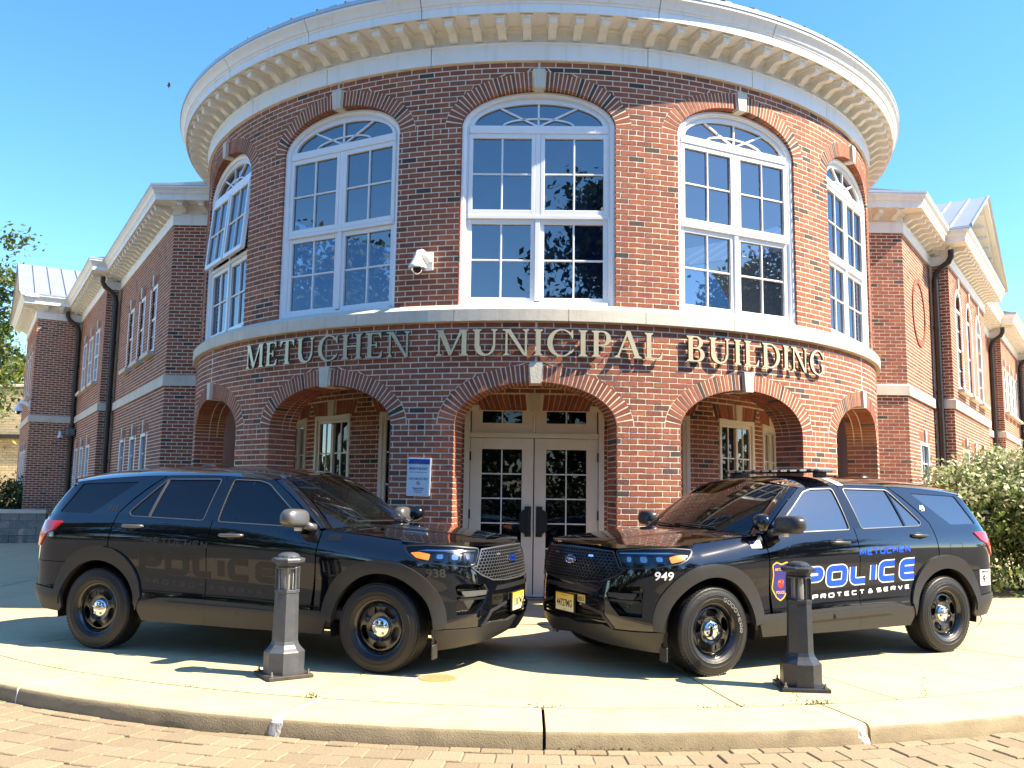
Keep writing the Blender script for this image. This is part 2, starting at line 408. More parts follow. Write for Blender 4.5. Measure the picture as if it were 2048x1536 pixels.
# forecourt sheet under the slabs
mb = MB(); n = 72; vs = []; fs = []
rs = [0.0, 1.5, 3.0, 4.2, 5.2, 6.2, 7.2, KI+.02]
for r in rs:
    for i in range(n):
        x, y, _ = kp(360*i/n, r); vs.append((x, y, gz(x, y)-.012))
for j in range(len(rs)-1):
    for i in range(n): fs.append((j*n+i, j*n+(i+1) % n, (j+1)*n+(i+1) % n, (j+1)*n+i))
mb.add(vs, fs); pavement = mb.build('pavement', JOINT, kind='structure')
mb = MB(); mb.add([(-90, 15.2, -.03), (90, 15.2, -.03), (90, 200, -.03), (-90, 200, -.03), (-90, 15.2, -.2), (90, 15.2, -.2)], [(0, 1, 2, 3), (4, 5, 1, 0)])
mb.build('ground', CONC, kind='structure')
def slab(a0, a1, r0, r1):
    mb = MB(); na = max(2, int((a1-a0)*r1*.0175/.35)); nr = max(2, int((r1-r0)/.35)); g = .008
    dz = random.uniform(-.0015, .0015); vs = []; fs = []
    for j in range(nr+1):
        r = r0+g+(r1-r0-2*g)*j/nr
        for i in range(na+1):
            a = a0+math.degrees(g/r)+(a1-a0-2*math.degrees(g/r))*i/na
            x, y, _ = kp(a, r); vs.append((x, y, gz(x, y)+dz))
    w = na+1
    for j in range(nr):
        for i in range(na): fs.append((j*w+i, (j+1)*w+i, (j+1)*w+i+1, j*w+i+1))
    b = len(vs); ring = [i for i in range(w)]+[j*w+na for j in range(1, nr+1)]+[nr*w+i for i in range(na-1, -1, -1)]+[j*w for j in range(nr-1, 0, -1)]
    vs += [(vs[i][0], vs[i][1], vs[i][2]-.01) for i in ring]
    for k in range(len(ring)): q = (k+1) % len(ring); fs.append((ring[k], ring[q], b+q, b+k))
    mb.add(vs, fs); return mb.build('slab', CONC, parent=pavement)
AJ = [-150, -128, -108, -88, -70, -54, -40.5, -26, -12.5, 9.6, 18.8, 28.5, 38.6, 47, 60, 74, 88, 108, 128, 150]
for r0, r1 in ((2.6, 4.6), (4.6, 6.55), (6.55, KI)):
    for a0, a1 in zip(AJ[:-1], AJ[1:]): slab(a0, a1, r0, r1)
# kerb
kerb = empty('kerb', kind='structure')
prof = [(KI+.004, -.15), (KI+.004, -.012), (KI+.012, .001), (KI+.2, .003), (KR-.06, -.001), (KR-.028, -.006), (KR-.010, -.020), (KR, -.042), (KR+.004, -.15)]
KJ = [-95, -80, -66, -54, -42, -28, -12.6, -.62, 14.0, 27.5, 41, 55, 70, 84, 95]
for a0, a1 in zip(KJ[:-1], KJ[1:]):
    mb = MB(); g = .05 if a0 != -.62 and a1 != -.62 else .075; n = 14; path = []
    for i in range(n+1):
        a = a0+g+(a1-a0-2*g)*i/n
        path.append(lambda r, z, a=a, q=random.uniform(-.004, .004): kp(a, r+(q if r > KR-.05 else 0), z))
    mb.sweep(prof, path, closed_prof=True, cap=True)
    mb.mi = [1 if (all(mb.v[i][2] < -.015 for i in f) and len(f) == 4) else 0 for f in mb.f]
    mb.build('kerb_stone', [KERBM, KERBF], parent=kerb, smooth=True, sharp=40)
def kerb_patch(ac, w, seed):
    """smear of white mortar over a kerb joint, following the kerb profile"""
    rr = random.Random(seed); path = prof[2:9]; mb = MB(); P = []
    for (r0, z0), (r1, z1) in zip(path[:-1], path[1:]):
        k = max(1, int(math.hypot(r1-r0, z1-z0)/.02))
        for j in range(k): P.append((r0+(r1-r0)*j/k, z0+(z1-z0)*j/k))
    P.append(path[-1]); L = len(P); wl_ = wr_ = w*.3; vs = []
    for i, (r, z) in enumerate(P):
        t = i/(L-1); wl_ = .6*wl_+.4*w*(.15+.85*t)*rr.uniform(.3, 1.5); wr_ = .6*wr_+.4*w*(.15+.85*t)*rr.uniform(.3, 1.5); cc = ac+(.9 if ac > 0 else -.5)*(t-1)
        face = z < -.02
        for q, e in ((-wl_, -.001), (-wl_*.5, .003), (0, .0035), (wr_*.5, .003), (wr_, -.001)):
            vs.append(kp(cc+q, r+(e if face else 0), z+(0 if face else e)))
    mb.add(vs, [(i*5+q, i*5+q+1, (i+1)*5+q+1, (i+1)*5+q) for i in range(L-1) for q in range(4)]); mb.build('mortar_patch', LIME, parent=kerb)
kerb_patch(-12.55, .30, 3); kerb_patch(13.8, .28, 5); kerb_patch(-28, .07, 8)
# pavers, row by row (rows are concentric with the kerb)
def paver_mesh(r0, r1, ln, tone):
    mb = MB(); g = .0035; b = .006; a = ln/2/r0
    def ring(i, z):
        A = math.degrees(a)*(1-(2*g+2*i)/ln); return [kp_rel(-A, r0+g+i, z), kp_rel(A, r0+g+i, z), kp_rel(A, r1-g-i, z), kp_rel(-A, r1-g-i, z)]
    def kp_rel(a_, r, z): a_ = math.radians(a_); return (r*math.sin(a_), -r*math.cos(a_), z)
    vs = ring(0, -.05)+ring(0, -.006)+ring(b, 0.0)
    fs = [(8, 9, 10, 11)]+[(k+i, k+(i+1) % 4, k+4+(i+1) % 4, k+4+i) for k in (0, 4) for i in range(4)]
    mb.add(vs, fs, tone); return mb.mesh('paver', [PAVER])
r0 = KR+.008; rows = [.098]+[.205]*6
for j, wd in enumerate(rows):
    variants = [paver_mesh(r0, r0+wd, .205, t) for t in (.28, .38, .46, .54, .62, .72)]
    st = math.degrees(.205/(r0)); off = (j % 2)*.5*st
    k = int(38/st)
    for i in range(-k, k+1):
        a = off+i*st
        if j >= 4 and abs(a) > 26: continue
        o = bpy.data.objects.new('paver', variants[random.randrange(6)]); link(o, parent=street)
        o.location = (KC[0], KC[1], -.131+random.uniform(-.0015, .0015)); o.rotation_euler = (random.uniform(-.0006, .0006), random.uniform(-.0006, .0006), math.radians(a))
    r0 += wd

# ================================================================== BUILDING: ROTUNDA
C_ = .06773; R = 5.8216; RU = R-.034; TH0 = RAD(-.8311); DTH = RAD(26.839)
ZH = 2.30; ZBB = ZH+18.5*C_; ZBT = ZBB+3.16*C_; ZUH = ZBT+32.5*C_; ZCB = ZUH+12.6*C_
def dp(a, r, z): return (DC[0]+r*math.sin(TH0+a), DC[1]-r*math.cos(TH0+a), z)
building = empty('municipal_building', (DC[0], DC[1], 0), label='two-storey red brick civic building with a round columned entrance rotunda and two wings', cat='building')
building_inv = Matrix.Translation((-DC[0], -DC[1], 0))
def bpart(mb, name, mats, parent=None, **kw):
    o = mb.build(name, mats, **kw)
    if parent is None: o.parent = building; o.matrix_parent_inverse = building_inv
    else: o.parent = parent
    return o
def tone(): 
    r = random.random()
    return random.uniform(0, .09) if r < .045 else min(1, max(.13, random.gauss(.52, .17)))
J = .0148
class Arch:
    def __init__(s, zs, a, b, ring=.205): s.zs, s.a, s.b, s.ring = zs, a, b, ring
    def inner(s, z, e=0.0):
        if z <= s.zs: return s.a+e
        t = (z-s.zs)/(s.b+e)
        return (s.a+e)*math.sqrt(max(0, 1-t*t)) if t < 1 else 0.0
    def outer(s, z):
        if z <= s.zs+.0001: return s.a
        t = (z-s.zs)/(s.b+s.ring); return (s.a+s.ring)*math.sqrt(max(0, 1-t*t)) if t < 1 else 0.0
    def pt(s, ph, off=0.0):
        x, z = s.a*math.cos(ph), s.b*math.sin(ph); nx, nz = math.cos(ph)/s.a, math.sin(ph)/s.b; L = math.hypot(nx, nz)
        return x+nx/L*off, s.zs+z+nz/L*off
LOW = Arch(ZH+C_/2, .959, .505); UPP = Arch(ZUH+C_/2, .951, .485)
BAYS = [k*DTH for k in (-2, -1, 0, 1, 2)]; AMAX = RAD(92)
bricks = []      # (8 points, tone)
mortar = MB()
def intervals(fn, z):
    e = [-AMAX]
    for c in BAYS:
        h = fn(z)/R
        if h > 0: e += [c-h, c+h]
        else: e += [c, c]
    return e+[AMAX]
def drum_courses(rad, z_first, n, arch, header_k, depth=.10):
    for k in range(n):
        zb, zt = z_first+k*C_, z_first+(k+1)*C_
        b0, t0 = zb+J/2, zt-J/2
        low_e = intervals(arch.outer, b0); top_e = intervals(arch.outer, t0)
        mo_b = intervals(lambda z: arch.inner(z, .012 if z <= arch.zs else .03), zb); mo_t = intervals(lambda z: arch.inner(z, .012 if z <= arch.zs else .03), zt)
        hdr = (k == header_k); pitch = (.1016 if hdr else .2032)/rad; off = 0 if hdr else (.5*pitch if k % 2 else 0)
        jamb = zt <= arch.zs+.001
        for i in range(0, len(low_e), 2):
            Lb, Rb, Lt, Rt = low_e[i], low_e[i+1], top_e[i], top_e[i+1]
            je = J/rad
            if not jamb:
                if i > 0: Lb += je; Lt += je
                if i+2 < len(low_e): Rb -= je; Rt -= je
            n0 = int(math.floor((min(Lb, Lt)-off)/pitch))-1; n1 = int(math.ceil((max(Rb, Rt)-off)/pitch))+1
            for q in range(n0, n1):
                a0 = off+q*pitch+je/2; a1 = a0+pitch-je
                A0b, A1b, A0t, A1t = max(a0, Lb), min(a1, Rb), max(a0, Lt), min(a1, Rt)
                if A1b-A0b < .012/rad and A1t-A0t < .012/rad: continue
                if A1b < A0b: A0b = A1b = (A0b+A1b)/2
                if A1t < A0t: A0t = A1t = (A0t+A1t)/2
                if jamb and (A1b-A0b)*rad < .02: continue
                dep = depth; short = (A1b-A0b)*rad < .13
                at_l = jamb and i > 0 and a0 < Lb+.001/rad; at_r = jamb and i+2 < len(low_e) and a1 > Rb-.001/rad
                if (at_l or at_r) and short: dep = .20
                ro = rad+random.uniform(0, .0022); ri = rad-dep
                P = [dp(A0b, ro, b0), dp(A1b, ro, b0), dp(A1b, ri, b0), dp(A0b, ri, b0), dp(A0t, ro, t0), dp(A1t, ro, t0), dp(A1t, ri, t0), dp(A0t, ri, t0)]
                bricks.append((P, tone()))
                if (at_l or at_r) and arch is LOW:
                    s = 1 if at_l else -1; e = Lb if at_l else Rb
                    rows = [(R-.11, R-.31), (R-.32, R-.425)] if not short else [(R-.21, R-.425)]
                    for ra, rb in rows:
                        x0, x1 = e, e+s*.05/R
                        P = [dp(x0, ra, b0), dp(x1, ra, b0), dp(x1, rb, b0), dp(x0, rb, b0), dp(x0, ra, t0), dp(x1, ra, t0), dp(x1, rb, t0), dp(x0, rb, t0)]
                        bricks.append((P, tone()))
            a, b, c, d = mo_b[i], mo_b[i+1], mo_t[i], mo_t[i+1]
            m_ = max(1, int((b-a)/RAD(2.2)))
            vs = []; fs = []
            for q in range(m_+1):
                t = q/m_; vs += [dp(a+(b-a)*t, rad-.0015, zb), dp(c+(d-c)*t, rad-.0015, zt)]
            for q in range(m_): fs.append((2*q, 2*q+2, 2*q+3, 2*q+1))
            mortar.add(vs, fs)
drum_courses(R, ZH-C_/2-34*C_, 53, LOW, 34)
drum_courses(RU, ZBT, 46, UPP, 32)
def ring_bricks(arch, rad, depths):
    nv = 22
    for c in BAYS:
        # equal steps along the inner curve, keystone gap in the middle
        ph = np.linspace(0, math.pi/2, 400); x = arch.a*np.cos(ph); z = arch.b*np.sin(ph)
        s = np.concatenate([[0], np.cumsum(np.hypot(np.diff(x), np.diff(z)))]); tot = s[-1]-.075
        for side in (1, -1):
            for q in range(nv):
                g = .0062
                p0, p1 = np.interp([tot*q/nv+g, tot*(q+1)/nv-g], s, ph)
                i0, i1, o0, o1 = arch.pt(p0), arch.pt(p1), arch.pt(p0, arch.ring), arch.pt(p1, arch.ring)
                tn = tone(); ro = rad+random.uniform(0, .0022)
                for di, (da, db) in enumerate(depths):
                    ra, rb = (ro if di == 0 else rad-da), rad-db
                    def Q(p, r): return dp(c+side*p[0]/rad, r, p[1])
                    P = [Q(i0, ra), Q(o0, ra), Q(o0, rb), Q(i0, rb), Q(i1, ra), Q(o1, ra), Q(o1, rb), Q(i1, rb)]
                    bricks.append((P, tn if di == 0 else tone()))
        # mortar ring + soffit lining
        n = 48; vf = []; vso = []
        for q in range(n+1):
            p = math.pi*q/n; a1, a2 = arch.pt(p, .008), arch.pt(p, .215)
            vf += [dp(c+a1[0]/rad, rad-.0015, a1[1]), dp(c+a2[0]/rad, rad-.0015, a2[1])]
        mortar.add(vf, [(2*q, 2*q+1, 2*q+3, 2*q+2) for q in range(n)])
        lining = [(arch.a+.008, -.1 if arch is LOW else ZBT)]+[arch.pt(math.pi*q/n, .008) for q in range(n+1)]+[(-arch.a-.008, -.1 if arch is LOW else ZBT)]
        dd = depths[-1][1]
        for p in lining: vso += [dp(c+p[0]/rad, rad-.0015, p[1]), dp(c+p[0]/rad, rad-dd, p[1])]
        mortar.add(vso, [(2*q, 2*q+2, 2*q+3, 2*q+1) for q in range(len(lining)-1)])
ring_bricks(LOW, R, [(0, .20), (.215, .315), (.33, .425)])
ring_bricks(UPP, RU, [(0, .20)])
# jamb returns of the upper openings are the brick ends themselves
drum_wall = bpart(mortar, 'rotunda_wall', MORTAR)
# the 300 bricks that show largest are parts, the rest one joined part
cen = np.array([np.mean([p[0] for p in [b]], 0).mean(0) for b in bricks])
fr = np.array([[b[0][0], b[0][1], b[0][5], b[0][4]] for b in bricks])
px = proj_px(fr.reshape(-1, 3)).reshape(-1, 4, 2)
area = .5*np.abs((px[:, 2, 0]-px[:, 0, 0])*(px[:, 3, 1]-px[:, 1, 1])-(px[:, 3, 0]-px[:, 1, 0])*(px[:, 2, 1]-px[:, 0, 1]))
pc = px.mean(1); ok = (pc[:, 1] < 925) & (pc[:, 1] > 0) & (cen[:, 1] < DC[1])
nrm = (cen[:, :2]-DC)/np.linalg.norm(cen[:, :2]-DC, axis=1)[:, None]
rad_c = np.linalg.norm(cen[:, :2]-DC, axis=1)
ok &= rad_c > R-.16
order = np.argsort(-(area*ok)); big = set(order[:300].tolist())
HEXF = [(3, 2, 1, 0), (4, 5, 6, 7), (0, 1, 5, 4), (1, 2, 6, 5), (3, 0, 4, 7)]
stuff = MB()
for i, (P, tn) in enumerate(bricks):
    if i in big:
        mb = MB(); mb.add(P, HEXF, tn); bpart(mb, 'brick', BRICK, parent=drum_wall)
    else: stuff.add(P, HEXF, tn)
bpart(stuff, 'brickwork', BRICK, kind='stuff')
# keystones
def keystone(arch, rad, c, name='keystone'):
    mb = MB(); zi = arch.zs+arch.b-.018; zo = arch.zs+arch.b+arch.ring+.022
    if arch is UPP: zo = min(zo, ZCB-.02)
    wi, wo = .058, .078
    P = []
    for z, w in ((zi, wi), (zo, wo)):
        for r in (rad+.038, rad-.20):
            P.append((r, -w, z)); P.append((r, w, z))
    p = [dp(c+P[i][1]/rad, P[i][0], P[i][2]) for i in (0, 1, 3, 2, 4, 5, 7, 6)]
    mb.hexa(p); return bpart(mb, name, STONE)
for c in BAYS: keystone(LOW, R, c); keystone(UPP, RU, c)
# band course: separate stones
st = [-86, -74.5, -63, -53.7, -44, -33, -22.1, -9.6, 3.7, 12.8, 24.5, 36.5, 46.5, 56, 67, 78, 90]
bprof = [(R-.12, ZBB), (R+.058, ZBB), (R+.066, ZBB+.008), (R+.066, ZBB+.148), (R+.058, ZBB+.157), (R-.02, ZBT+.004), (R-.12, ZBT+.004)]
for a0, a1 in zip(st[:-1], st[1:]):
    mb = MB(); n = 8; g = .035
    mb.sweep(bprof, [lambda r, z, a=RAD(a0+g+(a1-a0-2*g)*i/n): dp(a, r, z) for i in range(n+1)], closed_prof=True, cap=True)
    bpart(mb, 'band_stone', STONE)
# ---- upper windows
def frame_rect(mb, x0, x1, z0, z1, w, y0, y1, wt=None, wb=None):
    wt = wt or w; wb = wb or w
    mb.bbox(((x0+w/2), (y0+y1)/2, (z0+z1)/2), (w, y1-y0, z1-z0), .004)
    mb.bbox(((x1-w/2), (y0+y1)/2, (z0+z1)/2), (w, y1-y0, z1-z0), .004)
    mb.bbox(((x0+x1)/2, (y0+y1)/2, z1-wt/2), (x1-x0-2*w, y1-y0-.002, wt), .004)
    mb.bbox(((x0+x1)/2, (y0+y1)/2, z0+wb/2), (x1-x0-2*w, y1-y0-.002, wb), .004)
def upper_window(c, tilt=False):
    d = RU-.165
    p = dp(c, d, 0); M = Matrix.Translation(p) @ Matrix.Rotation(TH0+c, 4, 'Z')
    # local: x tangent (viewer's right), y inward, z up
    def done(mb, name, mats, parent, **kw):
        o = mb.build(name, mats, **kw); o.parent = parent
        if parent is building: o.matrix_local = Matrix.Translation((-DC[0], -DC[1], 0)) @ M
        return o
    z0 = ZBT-.002; zs = UPP.zs
    # casing: swept moulding around the opening
    mb = MB(); path = []
    prof = [(0.004, .06), (.0, -.045), (-.012, -.062), (-.040, -.062), (-.052, -.050), (-.066, -.046), (-.078, -.024), (-.098, -.020), (-.098, .06)]
    pts = [((1, 0), lambda o: (UPP.a+o, z0))]
    def arc(ph): return lambda o, y: (UPP.pt(ph, o)[0], y, UPP.pt(ph, o)[1])
    path = [lambda o, y: (UPP.a+o, y, z0)]+[arc(math.pi*i/40) for i in range(41)]+[lambda o, y: (-UPP.a-o, y, z0)]
    mb.sweep(prof, path, closed_prof=True)
    # transom bar, mullion, meeting rail, sub sill
    mb.bbox((0, .0, 5.995), (1.70, .11, .10), .006); mb.bbox((0, .005, 4.90), (.06, .09, 2.1), .004)
    mb.bbox((0, .0, 4.885), (1.70, .10, .045), .004); mb.bbox((0, -.01, z0+.028), (1.70, .13, .055), .006)
    win = done(mb, 'window', VINYL, building, smooth=False)
    for sx in (-1, 1):
        for lo, (za, zb, mz) in enumerate(((4.91, 5.944, 5.43), (z0+.056, 4.862, 4.352))):
            yo = -.012 if lo == 0 else .012
            tp = (Matrix.Translation((0, -.03, 5.944)) @ Matrix.Rotation(RAD(-4.5), 4, 'X') @ Matrix.Translation((0, 0, -5.944))) if (tilt and lo == 0) else None
            mb = MB(); xa, xb = sorted((sx*.032, sx*.852))
            frame_rect(mb, xa, xb, za, zb, .050, yo-.03, yo+.03, .06, .065)
            xm = (xa+xb)/2
            mb.bbox((xm, yo-.006, (za+zb)/2), (.022, .030, zb-za-.11), .004)
            for q in ((xa+.05+xm-.011)/2, (xb-.05+xm+.011)/2): mb.bbox((q, yo-.005, mz), ((xb-xa-.122)/2, .026, .022), .004)
            o = done(mb, 'sash', VINYL, win)
            if tp is not None: o.matrix_local = tp
            for qx in (-1, 1):
                for qz in (0, 1):
                    mb = MB(); u0, u1 = (xa+.048, xm) if qx < 0 else (xm, xb-.048); w0, w1 = (za+.06, mz) if qz == 0 else (mz, zb-.058)
                    mb.add([(u0, yo+.004, w0), (u1, yo+.004, w0), (u1, yo+.004, w1), (u0, yo+.004, w1)], [(0, 1, 2, 3)])
                    o = done(mb, 'pane', WGLASS, win)
                    tw = Matrix.Rotation(random.uniform(-.004, .004), 4, 'Z')
                    if tp is not None: o.matrix_local = tp
    # fanlight
    def el(a, b, ph): return (a*math.cos(ph), 6.045+b*math.sin(ph))
    fa, fb = .79, .292
    mb = MB(); ang = [math.pi*i/36 for i in range(37)]
    ins = [el(fa, fb, a) for a in ang]; ous = [UPP.pt(a, -.095) for a in ang]
    ous = [(x, max(z, 6.045)) for x, z in ous]
    vs = []
    for (x0, zz0), (x1, zz1) in zip(ins, ous): vs += [(x0, -.03, zz0), (x1, -.03, zz1), (x0, .03, zz0)]
    mb.add(vs, [(3*i, 3*i+1, 3*i+4, 3*i+3) for i in range(36)]+[(3*i, 3*i+3, 3*i+5, 3*i+2) for i in range(36)])
    def bar(p, q, w=.022):
        p = Vector((p[0], 0, p[1])); q = Vector((q[0], 0, q[1])); t = (q-p).normalized(); nn = Vector((-t.z, 0, t.x))*w/2
        P = [p-nn+Vector((0, -.022, 0)), p+nn+Vector((0, -.022, 0)), p+nn+Vector((0, .012, 0)), p-nn+Vector((0, .012, 0)), q-nn+Vector((0, -.022, 0)), q+nn+Vector((0, -.022, 0)), q+nn+Vector((0, .012, 0)), q-nn+Vector((0, .012, 0))]
        mb.hexa(P)
    for ph in (math.pi*.5, math.pi*.297, math.pi*.703): bar((0, 6.045), el(fa, fb, ph))
    ii = [el(.44, .103, math.pi*i/16) for i in range(17)]
    for a, b in zip(ii[:-1], ii[1:]): bar(a, b, .02)
    done(mb, 'fanlight_frame', VINYL, win)
    mb = MB(); mb.add([(x, .005, z) for x, z in [el(fa+.02, fb+.02, a) for a in ang]], [tuple(range(37))]); done(mb, 'fanlight_pane', WGLASS, win)
    # room behind: pale roller blind hanging in the upper third, ceiling lamp
    mb = MB(); mb.add([(-.83, .16, 5.30), (.83, .16, 5.30), (.83, .16, 6.4), (-.83, .16, 6.4)], [(0, 1, 2, 3)]); mb.box((0, .155, 5.29), (1.66, .02, .035))
    done(mb, 'roller_blind', BLIND, win)
    return win
BLIND = plain('blind_fabric', (.10, .13, .17), .9, var=.05)
for i, c in enumerate(BAYS): upper_window(c, tilt=(i == 0))
# room shell behind the upper windows and the arcade ceiling
mb = MB()
for z in (ZBT+.05, 6.78):
    n = 40; vs = [dp(-AMAX+2*AMAX*i/n, r, z) for i in range(n+1) for r in (2.2, RU-.21)]
    mb.add(vs, [(2*i, 2*i+1, 2*i+3, 2*i+2) for i in range(n)])
vs = [dp(-AMAX+2*AMAX*i/40, 2.2, z) for i in range(41) for z in (ZBT, 6.8)]; mb.add(vs, [(2*i, 2*i+1, 2*i+3, 2*i+2) for i in range(40)])
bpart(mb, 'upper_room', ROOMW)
# ---- arcade: back of the wall, ceiling, inner wall R=4.3
RI = 4.30
mb = MB(); n = 60
for z in (3.02,):
    vs = [dp(-AMAX+2*AMAX*i/n, r, z) for i in range(n+1) for r in (RI-.3, R-.10)]; mb.add(vs, [(2*i, 2*i+1, 2*i+3, 2*i+2) for i in range(n)])
bpart(mb, 'arcade_ceiling', PLASTER)
mb = MB()
def back_wall(mb):
    for k in range(46):
        zb, zt = k*.067, (k+1)*.067
        e0 = intervals(lambda z: LOW.inner(z, .012), zb); e1 = intervals(lambda z: LOW.inner(z, .012), zt)
        for i in range(0, len(e0), 2):
            m_ = max(1, int((e0[i+1]-e0[i])/RAD(3))); vs = []
            for q in range(m_+1): t = q/m_; vs += [dp(e0[i]+(e0[i+1]-e0[i])*t, R-.424, zb), dp(e1[i]+(e1[i+1]-e1[i])*t, R-.424, zt)]
            mb.add(vs, [(2*q, 2*q+1, 2*q+3, 2*q+2) for q in range(m_)], .5)
back_wall(mb); bpart(mb, 'arcade_back_face', BRICK)
INOP = [(0, 12.6)]+[(s*a, h) for s in (-1, 1) for a, h in ((21.8, 8.6), (44.2, 6.15), (61.0, 6.3))]; ZJT = 2.66
ib = MB(); im = MB()
ops = sorted([(RAD(c-h), RAD(c+h)) for c, h in INOP])
zf0 = .05
for k in range(46):
    zb, zt = ZH-C_/2+(k-33)*C_, ZH-C_/2+(k-32)*C_
    if zb > 3.0: break
    e = [-RAD(80)]
    if zb < ZJT-.02:
        for a, b in ops: e += [a, b]
    elif zb < ZJT+.19:
        for a, b in ops:
            xx = (.06+((b-a)/2*RI+.06)*.16*(zb+C_/2-ZJT)/.21+.012)/RI; e += [a-xx, b+xx]
    e.append(RAD(80)); pitch = .2032/RI; off = pitch*.5*(k % 2)
    for i in range(0, len(e), 2):
        for q in range(int((e[i]-off)/pitch)-1, int((e[i+1]-off)/pitch)+1):
            a0 = max(e[i], off+q*pitch+J/2/RI); a1 = min(e[i+1], off+(q+1)*pitch-J/2/RI)
            if (a1-a0)*RI < .02: continue
            ro = RI+random.uniform(0, .0022)
            ib.add([dp(a0, ro, zb+J/2), dp(a1, ro, zb+J/2), dp(a1, RI-.1, zb+J/2), dp(a0, RI-.1, zb+J/2), dp(a0, ro, zt-J/2), dp(a1, ro, zt-J/2), dp(a1, RI-.1, zt-J/2), dp(a0, RI-.1, zt-J/2)], HEXF, tone())
        if i == 0 and ZJT-.02 <= zb: e2 = (e[0], e[-1])
        elif ZJT-.02 <= zb: continue
        else: e2 = (e[i], e[i+1])
        m_ = max(1, int((e2[1]-e2[0])/RAD(3))); vs = []
        for q in range(m_+1): t = q/m_; vs += [dp(e2[0]+(e2[1]-e2[0])*t, RI-.0015, zb), dp(e2[0]+(e2[1]-e2[0])*t, RI-.0015, zt)]
        im.add(vs, [(2*q, 2*q+2, 2*q+3, 2*q+1) for q in range(m_)])
# jack arches of slanted bricks with a keystone
for a, b in ops:
    c = (a+b)/2; hw = (b-a)/2*RI+.06; nq = int(2*hw/.068)
    for q in range(nq):
        x0, x1 = -hw+2*hw*q/nq+.004, -hw+2*hw*(q+1)/nq-.004
        if abs((x0+x1)/2) < .09: continue
        f = 1+.16
        P = []
        for z, k_ in ((ZJT-.012, 1.0), (ZJT+.20, f)):
            for r in (RI+.001, RI-.1):
                P.append((r, x0*k_, z)); P.append((r, x1*k_, z))
        ib.hexa([dp(c+P[i][1]/RI, P[i][0], P[i][2]) for i in (0, 1, 3, 2, 4, 5, 7, 6)], tone())
    mb = MB(); P = []
    for z, w in ((ZJT-.02, .065), (ZJT+.215, .085)):
        for r in (RI+.03, RI-.1):
            P.append((r, -w, z)); P.append((r, w, z))
    mb.hexa([dp(c+P[i][1]/RI, P[i][0], P[i][2]) for i in (0, 1, 3, 2, 4, 5, 7, 6)]); bpart(mb, 'keystone', STONE)
bpart(im, 'inner_wall', MORTAR); bpart(ib, 'inner_brickwork', BRICK, kind='stuff')
def inner_window(cdeg, hdeg):
    c = RAD(cdeg); w = RI*math.sin(RAD(hdeg)); d = RI*math.cos(RAD(hdeg))-.03
    M = Matrix.Translation((-DC[0], -DC[1], 0)) @ Matrix.Translation(dp(c, d, 0)) @ Matrix.Rotation(TH0+c, 4, 'Z')
    mb = MB(); z0, z1 = .15, ZJT-.005
    frame_rect(mb, -w, w, z0, z1, .055, -.05, .06, .07, .1); frame_rect(mb, -w+.056, w-.056, z0+.101, z1-.071, .045, -.02, .04)
    mb.bbox((0, 0, (z0+z1)/2), (.05, .07, z1-z0-.27), .004)
    win = mb.build('window', BEIGE); win.parent = building; win.matrix_local = M
    xa = w-.101; ga, gb = z0+.146, z1-.116
    mb = MB()
    for s in (-1, 1):
        mb.box((s*(xa+.025)/2, -.004, (ga+gb)/2), (.018, .02, gb-ga))
        for q in (1, 2, 3, 4):
            z = ga+(gb-ga)*q/5
            for e in (-1, 1): mb.box((s*(xa+.025)/2+e*(xa-.025)/4, -.004, z), ((xa-.025)/2-.019, .018, .018))
    mb.build('muntin', VINYL, parent=win)
    mb = MB(); mb.add([(-xa, .01, ga), (xa, .01, ga), (xa, .01, gb), (-xa, .01, gb)], [(0, 1, 2, 3)]); mb.build('pane', DGLASS, parent=win)
for c, h in INOP[1:]: inner_window(c, h)
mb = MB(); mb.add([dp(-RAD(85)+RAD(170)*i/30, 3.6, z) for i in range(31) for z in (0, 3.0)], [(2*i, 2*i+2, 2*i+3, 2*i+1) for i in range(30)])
bpart(mb, 'lobby_interior', DARKIN)
